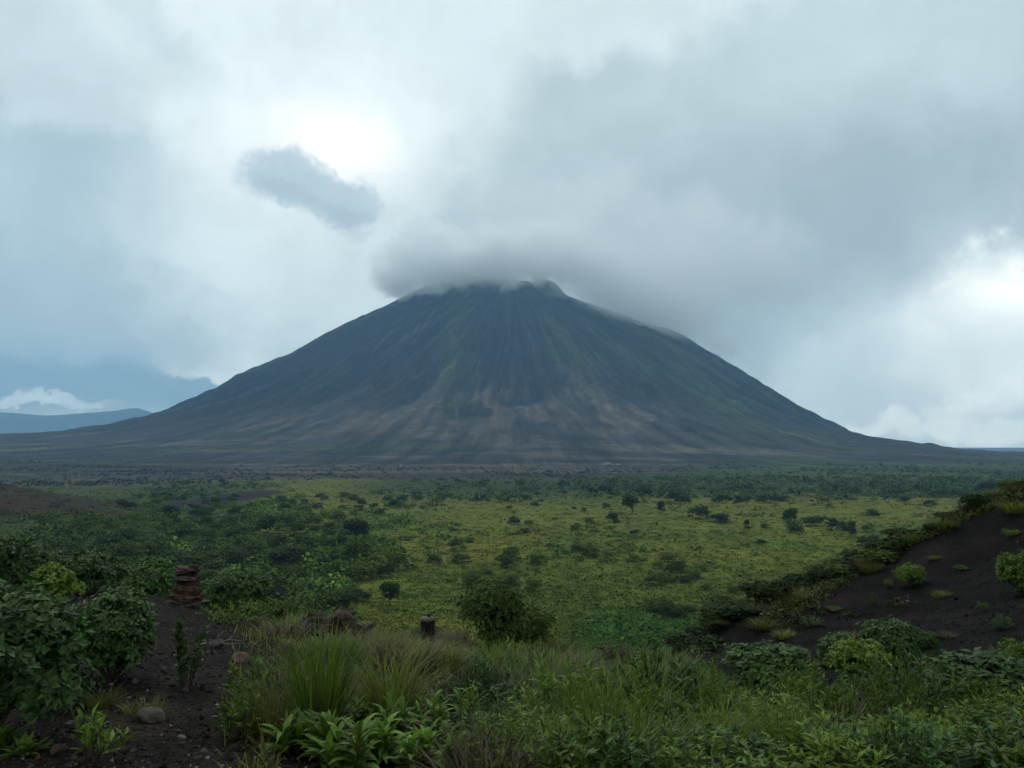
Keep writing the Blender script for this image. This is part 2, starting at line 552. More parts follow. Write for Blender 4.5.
st = smooth(.40, .66, g2)
for cx, cy_, sx, sy, rot, am in [(452, 365, 10, 70, 3, 1.35), (470, 330, 9, 60, -3, .5), (562, 350, 12, 60, -24, .8), (590, 375, 9, 40, -30, .55), (735, 410, 70, 16, 33, 1.0), (690, 375, 60, 22, 38, .55), (800, 436, 60, 6, 10, 1.0), (620, 350, 60, 30, 40, .3), (300, 385, 70, 12, -28, .35)]:
    c = mixc(c, (0.046, 0.064, 0.018), np.clip(0.85 * blob(cx, cy_, sx, sy, rot) * (.55 + .7 * st) * am, 0, 1))
fan = (.25 + .75 * smooth(.36, .62, fbm((TH + 3 * warp) * 42 + 2, RP / 30, 5, 57))) * smooth(.36, .56, fbm(XV / 230 + 1.7, YV / 300, 4, 58))
och = blob(520, 415, 75, 22) + blob(620, 420, 70, 18, 12) + blob(440, 420, 45, 20, -25) * 1.0 + blob(345, 432, 75, 16, -20) * .9 + blob(255, 430, 60, 12, -15) * .7 + blob(585, 385, 26, 26, 30) * .35 + blob(480, 405, 18, 20, 30) * .5
c = mixc(c, (0.108, 0.086, 0.064), np.clip(1.2 * och * fan, 0, .8))
c = mixc(c, (0.055, 0.043, 0.036), np.clip(blob(540, 445, 180, 18) + blob(330, 450, 170, 14), 0, 1) * .3)
# thin scree chutes on the upper left face
for x0, y0, x1, y1, wd, am in [(372, 352, 392, 331, 1.6, .8), (412, 345, 436, 308, 1.8, .5), (430, 350, 442, 375, 1.5, .35), (408, 345, 420, 322, 1.2, .5), (500, 370, 507, 395, 1.2, .4), (455, 400, 460, 440, 2.0, .4), (395, 350, 415, 320, 1.0, .3)]:
    dx, dy = x1 - x0, y1 - y0
    t = np.clip(((px - x0) * dx + (py - y0) * dy) / (dx * dx + dy * dy), 0, 1)
    dd = np.hypot(px - x0 - t * dx, py - y0 - t * dy)
    c = mixc(c, (0.13, 0.12, 0.11), smooth(wd, 0, dd) * am * smooth(.3, .6, g2 + .15))
gc = ground_colour(xw, yw, zw)
toe = smooth(360, 430, RP + 30 * (lob - .5))
c = c * (1 - toe[..., None]) + gc * toe[..., None]
V = np.stack([xw, yw, zw], -1).reshape(-1, 3)
me = np_mesh("volcano", V, grid_faces(len(rp), len(th), wrap=True), True, c.reshape(-1, 3), M_VOLC)
uvl = me.uv_layers.new(name="radial")
uv = np.stack([TH * 38, RP / 120], -1).reshape(-1, 2)
li = np.empty(len(me.loops), np.int32); me.loops.foreach_get("vertex_index", li)
uvl.data.foreach_set("uv", uv[li].astype(np.float32).ravel())
tag(link("volcano", me), "broad dark grey volcano cone with green streaks, its summit under cloud", kind="structure")

# ------------------------------------------------------------------ mountains far on the left
mx = np.linspace(-26000, 2000, 300)
crest = np.interp(mx, [-26000, -17000, -14000, -12800, -11500, -10300, -9300, -6000, 2000], [900, 1000, 1010, 930, 1000, 1130, 820, 200, 0])
crest = crest + 60 * (fbm(mx / 900, mx * 0, 4, 61) - .5)
rows = [(-3500, .0), (-2400, .2), (-1400, .5), (-600, .82), (0, 1), (900, .7), (3000, 0)]
MV = []
for dy, k in rows:
    MV.append(np.stack([mx, 22000 + dy + 0 * mx, np.where(k > 0, crest * k + 160 * k * (fbm(mx / 500, mx * 0 + dy / 700, 4, 62) - .5) * (k < 1), 0) - 60], -1))
MV = np.array(MV)
mc = np.ones((MV.shape[0] * MV.shape[1], 3)) * np.array([0.05, 0.085, 0.11])  # forest tinted blue: distance haze put into the base colour, beyond the haze box
m_mt = land_material("hazed_mountain_forest", True)
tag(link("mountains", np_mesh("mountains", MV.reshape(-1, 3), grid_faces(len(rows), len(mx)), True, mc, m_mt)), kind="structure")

# ------------------------------------------------------------------ haze and cloud
def box_mesh(name, x0, x1, y0, y1, z0, z1):
    v = np.array([[x, y, z] for z in (z0, z1) for y in (y0, y1) for x in (x0, x1)])
    f = np.array([[0, 2, 3, 1], [4, 5, 7, 6], [0, 1, 5, 4], [2, 6, 7, 3], [0, 4, 6, 2], [1, 3, 7, 5]])
    return np_mesh(name, v, f, False)


HAZE = 7.5e-5
mh = bpy.data.materials.new("haze_air"); mh.use_nodes = True
q = N(mh.node_tree)
o = q.new("ShaderNodeOutputMaterial")
sc_ = q.new("ShaderNodeVolumeScatter", inp={"Color": (0.36, 0.66, 1.0, 1), "Density": HAZE, "Anisotropy": 0.2})
ab_ = q.new("ShaderNodeVolumeAbsorption", inp={"Color": (0.45, 0.75, 1.0, 1), "Density": HAZE * 0.95})
ad_ = q.new("ShaderNodeAddShader"); q.link(sc_.outputs[0], ad_.inputs[0]); q.link(ab_.outputs[0], ad_.inputs[1])
q.link(ad_.outputs[0], o.inputs["Volume"])
me = box_mesh("haze", -14000, 14000, -300, 10000, -80, 1250)
me.materials.append(mh)
tag(link("haze", me), kind="structure")


def cloud_material(name, dens, edge, lump, alb=(0.93, 0.95, 0.96), size=520.0):
    m = bpy.data.materials.new(name); m.use_nodes = True
    q = N(m.node_tree)
    o = q.new("ShaderNodeOutputMaterial")
    t = q.new("ShaderNodeTexCoord")
    g = q.new("ShaderNodeNewGeometry")
    p = t.outputs["Object"]                      # unit ball
    wpos = g.outputs["Position"]
    na = q.noise(wpos, 1 / size, 6, 0.64, 0.3)
    r = q.vec('LENGTH', p)
    r = q.math('ADD', r, q.math('MULTIPLY', q.math('SUBTRACT', na, 0.5), lump))
    d = q.math('MULTIPLY', q.math('MULTIPLY', q.ramp(r, 0.68, 0.68 - edge), q.ramp(q.vec('LENGTH', p), 1.0, 0.85)), dens)
    vs = q.new("ShaderNodeVolumeScatter", inp={"Color": (*alb, 1), "Density": d, "Anisotropy": 0.35})
    va = q.new("ShaderNodeVolumeAbsorption", inp={"Color": (*alb, 1), "Density": d})
    ad = q.new("ShaderNodeAddShader"); q.link(vs.outputs[0], ad.inputs[0]); q.link(va.outputs[0], ad.inputs[1])
    q.link(ad.outputs[0], o.inputs["Volume"])
    m.cycles.volume_sampling = 'MULTIPLE_IMPORTANCE' if hasattr(m.cycles, "volume_sampling") else m.cycles.volume_sampling
    return m


def ball_mesh(name, nu=40, nv=24):
    a = np.linspace(0, 2 * math.pi, nu, endpoint=False)
    b = np.linspace(0, math.pi, nv)[1:-1]
    B_, A2 = np.meshgrid(b, a, indexing='ij')
    V = np.stack([np.sin(B_) * np.cos(A2), np.sin(B_) * np.sin(A2), -np.cos(B_)], -1).reshape(-1, 3)
    f = [tuple(x) for x in grid_faces(nv - 2, nu, wrap=True)]
    n0 = len(V); V = np.vstack([V, [0, 0, -1], [0, 0, 1]])
    for k in range(nu):
        k2 = (k + 1) % nu
        f.append((n0, k2, k)); f.append((n0 + 1, (nv - 3) * nu + k, (nv - 3) * nu + k2))
    me = bpy.data.meshes.new(name); me.from_pydata(V.tolist(), [], f); me.update()
    return me


def cloud(px, py, Y, rx, ry, rd, rot, mat):
    me = ball_mesh("cloud"); me.materials.append(mat)
    o = link("cloud", me)
    o.location = at(px, py, Y)
    o.scale = (rx * Y / F, rd, ry * Y / F)
    o.rotation_euler = (0, math.radians(rot), 0)
    return tag(o, kind="structure")


MC1 = cloud_material("cloud_cap", 0.0070, 0.32, 1.3, (0.992, 1.0, 1.0), 190.0)
MC2 = cloud_material("cloud_bank", 0.0028, 0.5, 1.3, (0.985, 0.997, 1.0), 440.0)
MC4 = cloud_material("cloud_flank", 0.0080, 0.5, 1.1, (0.985, 0.997, 1.0), 300.0)
MC5 = cloud_material("cloud_puff", 0.009, 0.26, 1.0, (0.99, 1.0, 1.0), 120.0)
for a in [(396, 284, 680, 50, 24, 190, 8), (406, 264, 620, 58, 42, 220, 0), (432, 250, 580, 72, 58, 240, 0), (462, 268, 680, 84, 36, 260, -4), (428, 280, 720, 64, 24, 200, -6)]:
    cloud(a[0], a[1], D - a[2], *a[3:], MC5)
for a in [(522, 271, 520, 60, 26, 240, 0), (496, 258, 680, 116, 46, 330, -2), (545, 250, 480, 130, 58, 330, 6)]:
    cloud(a[0], a[1], D - a[2], *a[3:], MC1)
cloud(590, 232, D - 150, 260, 110, 650, 5, MC2)
cloud(640, 302, D - 560, 190, 70, 460, 24, MC4)
cloud(705, 262, D - 600, 220, 105, 750, 4, MC2)

# ------------------------------------------------------------------ plant materials
def leaf_material(name, dark, light, transl=0.25, rough=0.5, spec=0.35, third=None, third_at=0.9):
    dark = tuple(v * .85 for v in dark)
    m = bpy.data.materials.new(name); m.use_nodes = True
    q = N(m.node_tree)
    o = q.new("ShaderNodeOutputMaterial")
    g = q.new("ShaderNodeNewGeometry")
    oi = q.new("ShaderNodeObjectInfo")
    rnd = g.outputs["Random Per Island"]
    c = q.mix(rnd, dark, light)
    if third:
        c = q.mix(q.ramp(rnd, third_at, third_at + 0.01), c, third)
    k = q.math('MULTIPLY_ADD', oi.outputs["Random"], 0.5, 0.75)
    c = q.vec('SCALE', c, scale=k)
    b = q.new("ShaderNodeBsdfPrincipled")
    q.link(c, b.inputs["Base Color"])
    b.inputs["Roughness"].default_value = rough
    b.inputs["Specular IOR Level"].default_value = spec
    if transl > 0:
        t = q.new("ShaderNodeBsdfTranslucent")
        q.link(q.mix(1.0, c, (1.1, 1.25, 0.6), 'MULTIPLY'), t.inputs[0])
        mx_ = q.new("ShaderNodeMixShader"); mx_.inputs[0].default_value = transl
        q.link(b.outputs[0], mx_.inputs[1]); q.link(t.outputs[0], mx_.inputs[2])
        q.link(mx_.outputs[0], o.inputs[0])
    else:
        q.link(b.outputs[0], o.inputs[0])
    return m


def solid_material(name, c1, c2, scale=20.0, rough=0.9, spec=0.2, bump=0.5, dist=0.01, c3=None):
    m = bpy.data.materials.new(name); m.use_nodes = True
    q = N(m.node_tree)
    o = q.new("ShaderNodeOutputMaterial")
    t = q.new("ShaderNodeTexCoord")
    oi = q.new("ShaderNodeObjectInfo")
    p = q.vec('ADD', t.outputs["Object"], q.vec('SCALE', (13.0, 7.0, 3.0), scale=oi.outputs["Random"]))
    a = q.noise(p, scale, 6, 0.65)
    c = q.mix(q.ramp(a, 0.3, 0.7), c1, c2)
    if c3:
        c = q.mix(q.ramp(q.noise(p, scale * 0.5, 4, 0.6), 0.52, 0.66), c, c3)
    c = q.vec('SCALE', c, scale=q.math('MULTIPLY_ADD', oi.outputs["Random"], 0.5, 0.75))
    b = q.new("ShaderNodeBsdfPrincipled")
    q.link(c, b.inputs["Base Color"])
    b.inputs["Roughness"].default_value = rough
    b.inputs["Specular IOR Level"].default_value = spec
    bp = q.new("ShaderNodeBump", inp={"Height": a, "Strength": bump, "Distance": dist})
    q.link(bp.outputs[0], b.inputs["Normal"])
    q.link(b.outputs[0], o.inputs[0])
    return m


def tinted_material(name):
    m = bpy.data.materials.new(name); m.use_nodes = True
    q = N(m.node_tree)
    o = q.new("ShaderNodeOutputMaterial")
    a = q.new("ShaderNodeAttribute", attribute_name="tint")
    g = q.new("ShaderNodeNewGeometry")
    c = q.vec('SCALE', a.outputs["Color"], scale=q.math('MULTIPLY_ADD', g.outputs["Random Per Island"], 0.7, 0.65))
    b = q.new("ShaderNodeBsdfPrincipled")
    q.link(c, b.inputs["Base Color"]); b.inputs["Roughness"].default_value = 0.9
    b.inputs["Specular IOR Level"].default_value = 0.05
    q.link(b.outputs[0], o.inputs[0])
    return m


M = dict(
    bush=leaf_material("bush_leaf", (0.0248, 0.0581, 0.0132), (0.0635, 0.1267, 0.0264), 0.22, 0.58, 0.28),
    herb=leaf_material("herb_leaf", (0.0535, 0.0965, 0.0135), (0.1292, 0.1984, 0.0263), 0.28, 0.5, .16),
    broad=leaf_material("broad_leaf", (0.0544, 0.1056, 0.0180), (0.1320, 0.2183, 0.0300), 0.25, 0.55, .16, (0.11, 0.07, 0.035), 0.965),
    grass=leaf_material("grass_blade", (0.0581, 0.0887, 0.0120), (0.1416, 0.1644, 0.0240), 0.3, 0.55, .16, (0.16, 0.13, 0.075), 0.88),
    lush=leaf_material("lush_grass_blade", (0.0535, 0.1005, 0.0135), (0.1292, 0.1917, 0.0240), 0.3, 0.5, .16),
    yellow=leaf_material("yellow_grass_blade", (0.0605, 0.0806, 0.0105), (0.1242, 0.1380, 0.0195), 0.3, 0.55, .16),
    dry=leaf_material("dry_grass_blade", (0.038, 0.029, 0.016), (0.105, 0.082, 0.046), 0.15, 0.7, 0.2),
    olive=leaf_material("olive_leaf", (0.0270, 0.0471, 0.0090), (0.0720, 0.1087, 0.0216), 0.15, 0.7, 0.18),
    ridge=leaf_material("ridge_leaf", (0.0144, 0.0250, 0.0080), (0.0408, 0.0575, 0.0170), 0.15, 0.75, 0.12),
    far=leaf_material("far_leaf", (0.0182, 0.0360, 0.0090), (0.0468, 0.0744, 0.0160), 0.15, 0.8, 0.08),
    farlight=leaf_material("light_far_leaf", (0.0338, 0.0624, 0.0110), (0.0702, 0.1032, 0.0200), 0.18, 0.8, 0.08),
    fardark=leaf_material("dark_far_leaf", (0.0103, 0.0220, 0.0080), (0.0276, 0.0462, 0.0140), 0.1, 0.8, 0.08),
    bark=solid_material("bark", (0.030, 0.024, 0.018), (0.075, 0.060, 0.046), 30),
    rust=solid_material("rusty_stone", (0.026, 0.016, 0.013), (0.070, 0.040, 0.030), 9, c3=(0.10, 0.075, 0.06), dist=0.03, bump=0.9),
    grey=solid_material("grey_stone", (0.025, 0.022, 0.020), (0.085, 0.074, 0.065), 9, dist=0.02, bump=0.8),
    pink=solid_material("pink_stone", (0.11, 0.065, 0.05), (0.19, 0.12, 0.09), 9, dist=0.01),
    char=solid_material("charred_wood", (0.006, 0.005, 0.005), (0.022, 0.018, 0.015), 14, dist=0.02, bump=0.9),
    weath=solid_material("weathered_wood_top", (0.04, 0.035, 0.03), (0.10, 0.09, 0.075), 22, dist=0.01),
    white=solid_material("pale_wall_paint", (0.30, 0.30, 0.29), (0.40, 0.40, 0.38), 0.5, bump=0.1),
    roof=solid_material("house_roof", (0.16, 0.12, 0.10), (0.25, 0.20, 0.17), 0.5, bump=0.1),
    twig=solid_material("pale_twig", (0.10, 0.085, 0.07), (0.22, 0.19, 0.16), 30),
    tint=tinted_material("ground_cover_leaf"),
)
RNG = np.random.default_rng(7)


# ------------------------------------------------------------------ plant geometry
class Geo:
    def __init__(self):
        self.v, self.f, self.c, self.n = [], [], [], 0

    def add(self, V, Fq, c=None):
        self.v.append(V.reshape(-1, 3)); self.f.append(Fq + self.n); self.n += len(self.v[-1])
        if c is not None: self.c.append(c)

    def mesh(self, name, mat, smooth_shade=False):
        return np_mesh(name, np.concatenate(self.v), np.concatenate(self.f), smooth_shade, np.concatenate(self.c) if self.c else None, mat)


def unit(v): return v / np.maximum(np.linalg.norm(v, axis=-1, keepdims=True), 1e-9)


def leaves(G, pos, d, nrm, L, W, fold=0.18):
    """folded oval leaves: pos, direction and upper side per leaf"""
    d = unit(d); s = unit(np.cross(d, nrm)); up = np.cross(s, d)
    L = np.asarray(L)[:, None]; W = np.asarray(W)[:, None]
    tip = pos + d * L - up * L * 0.16
    mid = pos + d * L * 0.45
    le = mid + s * W * 0.5 + up * W * fold
    ri = mid - s * W * 0.5 + up * W * fold
    V = np.stack([pos, mid, tip, le, ri], 1)
    k = np.arange(len(pos))[:, None] * 5
    G.add(V, np.concatenate([k + np.array([[0, 1, 2, 3]]), k + np.array([[0, 4, 2, 1]])]))


def blades(G, pos, azm, elev, L, W, droop, nseg=4, lance=False, fold=0.0):
    n_ = len(pos)
    t = np.linspace(0, 1, nseg + 1)
    P = [pos]
    for j in range(nseg):
        e = elev - droop * ((j + 0.5) / nseg) ** 1.3
        step = np.stack([np.cos(e) * np.cos(azm), np.cos(e) * np.sin(azm), np.sin(e)], -1) * (L / nseg)[:, None]
        P.append(P[-1] + step)
    P = np.stack(P, 1)                                            # n, nseg+1, 3
    w = (np.sin(np.pi * np.clip(0.08 + 0.92 * t, 0, 1) ** 0.8) * 1.0 + 0.03) if lance else (1 - t ** 1.8) * 0.97 + 0.03
    s = np.stack([-np.sin(azm), np.cos(azm), 0 * azm], -1)
    off = s[:, None, :] * (W[:, None] * w[None, :] * 0.5)[:, :, None]
    if fold == 0:
        V = np.stack([P - off, P + off], 2).reshape(n_, -1, 3)
        k = (np.arange(n_) * (nseg + 1) * 2)[:, None, None] + (np.arange(nseg) * 2)[None, :, None]
        G.add(V, (k + np.array([0, 1, 3, 2])).reshape(-1, 4))
    else:
        lift = np.zeros_like(P); lift[..., 2] = np.linalg.norm(off, axis=-1) * fold
        V = np.stack([P - off + lift, P, P + off + lift], 2).reshape(n_, -1, 3)
        k = (np.arange(n_) * (nseg + 1) * 3)[:, None, None] + (np.arange(nseg) * 3)[None, :, None]
        G.add(V, np.concatenate([(k + np.array([0, 1, 4, 3])).reshape(-1, 4), (k + np.array([1, 2, 5, 4])).reshape(-1, 4)]))


def tube(G, P, R, sides=5):
    P = np.asarray(P, float); R = np.asarray(R, float)
    T = unit(np.gradient(P, axis=0))
    ref = np.where(np.abs(T[:, 2:3]) > 0.9, np.array([[1., 0, 0]]), np.array([[0, 0, 1.]]))
    a = unit(np.cross(T, ref)); b = np.cross(T, a)
    ph = np.linspace(0, 2 * np.pi, sides, endpoint=False)
    V = P[:, None] + R[:, None, None] * (np.cos(ph)[None, :, None] * a[:, None] + np.sin(ph)[None, :, None] * b[:, None])
    G.add(V.reshape(-1, 3), grid_faces(len(P), sides, wrap=True))


def stems_to(G, targets, r0, rng, bend=0.25):
    for p in targets:
        t = np.linspace(0, 1, 6)[:, None]
        side = rng.normal(0, bend * 0.3, 3) * np.linalg.norm(p)
        base = np.array([p[0], p[1], 0]) * 0.06
        tube(G, base * (1 - t) + p * t * np.array([1, 1, 1]) + np.sin(np.pi * t) * side * np.array([1, 1, .2]) - t * (1 - t) * np.array([p[0], p[1], 0]) * 0.6, r0 * (1 - 0.8 * t[:, 0]))


def lobes(rng, k, flat=0.8):
    """middles and radii of the lumps of a crown inside a box of half width 0.5 and height 1"""
    out_ = [(np.array([0, 0, 0.5]), 0.36)]
    for _ in range(k):
        a = rng.uniform(0, 2 * np.pi); r = rng.uniform(0.15, 0.36); z = rng.uniform(0.16, 0.80)
        out_.append((np.array([r * math.cos(a), r * math.sin(a), z]), rng.uniform(0.14, 0.24)))
    return out_


def crown_points(rng, lb, n_, inner=0.15):
    w = np.array([l[1] ** 2 for l in lb]); w /= w.sum()
    idx = rng.choice(len(lb), n_, p=w)
    c_ = np.array([l[0] for l in lb])[idx]; r = np.array([l[1] for l in lb])[idx]
    d = unit(rng.normal(size=(n_, 3)))
    d[:, 2] = np.where(d[:, 2] < -0.35, -d[:, 2] * .5, d[:, 2]); d = unit(d)
    k = rng.uniform(0.75, 1.08, n_); k = np.where(rng.random(n_) < inner, rng.uniform(0.3, 0.75, n_), k)
    k = np.where(rng.random(n_) < .13, rng.uniform(1.0, 1.34, n_), k)
    p = c_ + d * (r * k)[:, None]
    p[:, 2] = np.maximum(p[:, 2], 0.02)
    return p, d


def leafy_bush(seed, w, h, n_clusters, leaf, mat, per=6, aspect=0.55, nl=9):
    rng = np.random.default_rng(seed)
    lb = lobes(rng, nl)
    p, d = crown_points(rng, lb, n_clusters)
    S = np.array([w, w, h])
    G = Geo()
    p = p * S; d = unit(d / S * max(w, h))
    ax = unit(d * 0.9 + np.array([0, 0, 0.4]) + rng.normal(0, 0.25, d.shape))
    n_ = len(p) * per
    pp = np.repeat(p, per, 0); aa = np.repeat(ax, per, 0)
    rr = unit(rng.normal(size=(n_, 3))); side = unit(np.cross(aa, rr))
    ld = unit(aa * rng.uniform(0.15, 0.8, (n_, 1)) + side)
    L = leaf * rng.uniform(0.6, 1.25, n_)
    leaves(G, pp + ld * leaf * 0.1, ld, aa + 0.2 * rng.normal(size=(n_, 3)), L, L * aspect)
    B = Geo()
    stems_to(B, p[rng.choice(len(p), min(14, len(p)), replace=False)] * 0.92, 0.012 * h / 0.8 + 0.003, rng)
    return G.mesh("foliage", M[mat]), B.mesh("stem", M["bark"], True)


def tree_crown(seed, quads, leaf, trunk_h=0.0, flat=1.0, nl=8):
    """unit tree or shrub: width 1, height 1; open lumpy crown of small leaf sprays"""
    rng = np.random.default_rng(seed)
    lb = lobes(rng, nl)
    p, d = crown_points(rng, lb, quads, 0.25)
    p = p + rng.normal(0, 0.012, p.shape)
    if trunk_h > 0: p[:, 2] = trunk_h + p[:, 2] * (1 - trunk_h)
    G = Geo()
    nrm = unit(d + rng.normal(0, 0.6, d.shape) + np.array([0, 0, .5]))
    ld = unit(np.cross(nrm, rng.normal(size=d.shape)))
    L = leaf * rng.uniform(0.6, 1.4, quads)
    leaves(G, p - ld * L[:, None] * .5, ld, nrm, L, L * 0.7, 0.1)
    B = Geo()
    if trunk_h > 0:
        top = np.array([rng.normal(0, .04), rng.normal(0, .04), trunk_h + 0.15])
        t = np.linspace(0, 1, 5)[:, None]
        tube(B, t * top + np.sin(t * 3) * 0.02, 0.035 - 0.015 * t[:, 0], 6)
        for l, r in lb[1:6]:
            q_ = l.copy(); q_[2] = trunk_h + q_[2] * (1 - trunk_h)
            st_ = top * rng.uniform(.6, 1)
            tube(B, st_ + (q_ - st_) * t + np.array([0, 0, -.04]) * np.sin(np.pi * t), 0.018 * (1 - .7 * t[:, 0]), 4)
    return G, B


def tussock(seed, h, n_, spread, wid, mat, droop=(0.4, 1.4), lean=0.5, dry=0.0, nseg=5):
    rng = np.random.default_rng(seed)
    a = rng.uniform(0, 2 * np.pi, n_); r = np.sqrt(rng.random(n_)) * spread
    pos = np.stack([r * np.cos(a), r * np.sin(a), np.full(n_, -0.02)], -1)
    L = h * rng.uniform(0.55, 1.12, n_) ** 0.8
    e = math.pi / 2 - np.abs(rng.normal(0, lean, n_)) * 0.8
    a2 = a + rng.normal(0, 1.1, n_)
    G = Geo()
    blades(G, pos, a2, e, L, wid * rng.uniform(.6, 1.2, n_), rng.uniform(*droop, n_), nseg)
    me = G.mesh("blades", M[mat], True)
    extra = None
    if dry > 0:
        k = max(6, int(n_ * dry)); G2 = Geo(); i = rng.integers(0, n_, k)
        blades(G2, pos[i] * 1.1, a2[i] + rng.normal(0, .6, k), e[i] - .1, L[i] * rng.uniform(.7, 1.15, k), wid * .6 * np.ones(k), rng.uniform(.3, 1.3, k), nseg)
        extra = G2.mesh("dry_blades", M["dry"], True)
    return me, extra


def broadleaf(seed, h, nst, leaf, mat="broad"):
    """upright stems carrying spirals of long pointed leaves"""
    rng = np.random.default_rng(seed)
    G, B = Geo(), Geo()
    for s_ in range(nst):
        a0 = rng.uniform(0, 6.28); lean = rng.uniform(0, 0.35); hh = h * rng.uniform(.65, 1.0)
        t = np.linspace(0, 1, 6)[:, None]
        dv = np.array([math.cos(a0) * lean, math.sin(a0) * lean, 1.0])
        base = np.array([math.cos(a0), math.sin(a0), 0]) * rng.uniform(0, .25) * leaf
        tube(B, base + dv * hh * t, 0.007 * (1 - .6 * t[:, 0]) + .001)
        k = rng.integers(10, 16)
        u = np.linspace(0.22, 1, k)
        pos = base + dv * hh * u[:, None]
        azm = a0 + np.arange(k) * 2.4 + rng.normal(0, .3, k)
        e = 0.35 + 0.75 * u + rng.normal(0, .25, k)
        L = leaf * (1.1 - 0.45 * u) * rng.uniform(.75, 1.2, k)
        blades(G, pos, azm, e, L, L * rng.uniform(.20, .30, k), 0.9 + rng.normal(0, .3, k), 5, True, 0.35)
    return G.mesh("leaves", M[mat], True), B.mesh("stem", M["herb"], True)


def fine_herb(seed, h, w, nst, leaf, mat="herb", aspect=0.35):
    """bunch of thin stems, each set with many small leaves"""
    rng = np.random.default_rng(seed)
    G, B = Geo(), Geo()
    for s_ in range(nst):
        a0 = rng.uniform(0, 6.28); r = math.sqrt(rng.random()) * w * 0.5; hh = h * rng.uniform(.55, 1.05) * (1 - 0.35 * (r / (w * .5)) ** 2)
        t = np.linspace(0, 1, 6)[:, None]
        tip = np.array([math.cos(a0) * r, math.sin(a0) * r, hh])
        P = np.array([tip[0] * .25, tip[1] * .25, 0]) * (1 - t) + tip * t + rng.normal(0, .02, 3) * np.sin(np.pi * t)
        tube(B, P, 0.004 * (1 - .6 * t[:, 0]) + .0008, 4)
        k = max(8, int(hh / leaf * 3.4))
        u = rng.uniform(.25, 1, k) ** 0.8
        pos = np.stack([np.interp(u, t[:, 0], P[:, j]) for j in range(3)], -1)
        azm = rng.uniform(0, 6.28, k); e = rng.uniform(.1, 1.15, k) + .3 * u
        d = np.stack([np.cos(e) * np.cos(azm), np.cos(e) * np.sin(azm), np.sin(e)], -1)
        L = leaf * rng.uniform(.6, 1.2, k)
        leaves(G, pos, d, np.array([0, 0, 1.0]) + .4 * rng.normal(size=(k, 3)), L, L * aspect)
    return G.mesh("leaves", M[mat]), B.mesh("stem", M["bark"], True)


def rock_mesh(seed, name, sx, sy, sz, mat, rough=0.22, sub=3):
    import bmesh
    rng = np.random.default_rng(seed)
    bm = bmesh.new()
    bmesh.ops.create_icosphere(bm, subdivisions=sub, radius=1.0)
    co = np.array([v.co[:] for v in bm.verts])
    for _ in range(9):                              # chip flat faces
        nrm = unit(rng.normal(size=3)); k = rng.uniform(.55, .85)
        dd = co @ nrm
        co = co - np.maximum(dd - k, 0)[:, None] * nrm * .85
    off = fbm(co[:, 0] * 2 + seed, co[:, 1] * 2 + co[:, 2] * 1.7, 3, seed)
    co = co * (1 + rough * (off - .5))[:, None] * np.array([sx, sy, sz]) * 0.62
    for v, c_ in zip(bm.verts, co): v.co = c_
    me = bpy.data.meshes.new(name); bm.to_mesh(me); bm.free()
    me.materials.append(M[mat])
    return me


def block_mesh(seed, name, sx, sy, sz, mat, rough=0.2):
    import bmesh
    rng = np.random.default_rng(seed)
    bm = bmesh.new()
    bmesh.ops.create_cube(bm, size=1.0)
    bmesh.ops.subdivide_edges(bm, edges=bm.edges[:], cuts=5, use_grid_fill=True)
    co = np.array([v.co[:] for v in bm.verts])
    r = np.linalg.norm(co * np.array([1, 1, .8]), axis=1, keepdims=True)
    co = co * (1 - .22 * np.clip(r - .52, 0, 1))
    for _ in range(3):
        nrm = unit(rng.normal(size=3)); dd = co @ nrm
        co = co - np.maximum(dd - rng.uniform(.42, .6), 0)[:, None] * nrm * .9
    o1 = fbm(co[:, 0] * 4 + seed, co[:, 1] * 4 + co[:, 2] * 3.3, 3, seed) - .5
    o2 = fbm(co[:, 2] * 4 + seed, co[:, 0] * 4 - co[:, 1] * 3.3, 3, seed + 5) - .5
    co = co + np.stack([o1, o2, .5 * (o1 - o2)], -1) * rough
    co = co * np.array([sx, sy, sz])
    for v, c_ in zip(bm.verts, co): v.co = c_
    me = bpy.data.meshes.new(name); bm.to_mesh(me); bm.free()
    me.materials.append(M[mat])
    return me


def ground_ray(px, py, near=2.0, far=140.0):
    """where the line of sight through that place of the photograph meets the ground"""
    Y = np.concatenate([np.linspace(near, 45, 500), np.linspace(45, far, 200)[1:]])
    d = at(px, py, 1.0)
    zz = ground_z(d[0] * Y, Y)
    hit = np.where(d[2] * Y < zz)[0]
    k = hit[0] if len(hit) else len(Y) - 1
    return np.array([d[0] * Y[k], Y[k], zz[k]])


def stand(px, Y, sink=0.03):
    x = (px - 512.0) / F * Y * 1.0
    x = at(px, HY, Y)[0]
    return np.array([x, Y, gz(x, Y) - sink])


def plain_at(px, py):
    d = at(px, py, 1.0)
    Y = PLAIN / d[2]
    for _ in range(3):
        Y = gz(d[0] * Y, Y) / d[2]
    return np.array([d[0] * Y, Y, gz(d[0] * Y, Y)])


def size_from(px, Y, top_py, width_px):
    if Y > 100: Y = float(ground_ray(px, Y)[1])       # given as the picture row of its foot
    p = stand(px, Y)
    h = at(px, top_py, Y)[2] - p[2]
    return p, width_px / F * Y, max(h, 0.05)


def assemble(name, p, parts, label, cat, group=None, rz=0.0, s=1.0):
    root = empty(name, tuple(p), rz, s)
    tag(root, label, cat, group)
    for nm, me in parts:
        if me is not None: link(nm, me, root)
    return root


def copy_thing(root, loc, rz, s, label=None, group=None):
    r = root.copy(); COL.objects.link(r)
    r.location = tuple(loc); r.rotation_euler = (0, 0, rz)
    r.scale = s if hasattr(s, "__len__") else (s, s, s)
    if label: r["label"] = label
    if group: r["group"] = group
    for ch in list(root.children):
        c_ = ch.copy(); COL.objects.link(c_); c_.parent = r
    return r


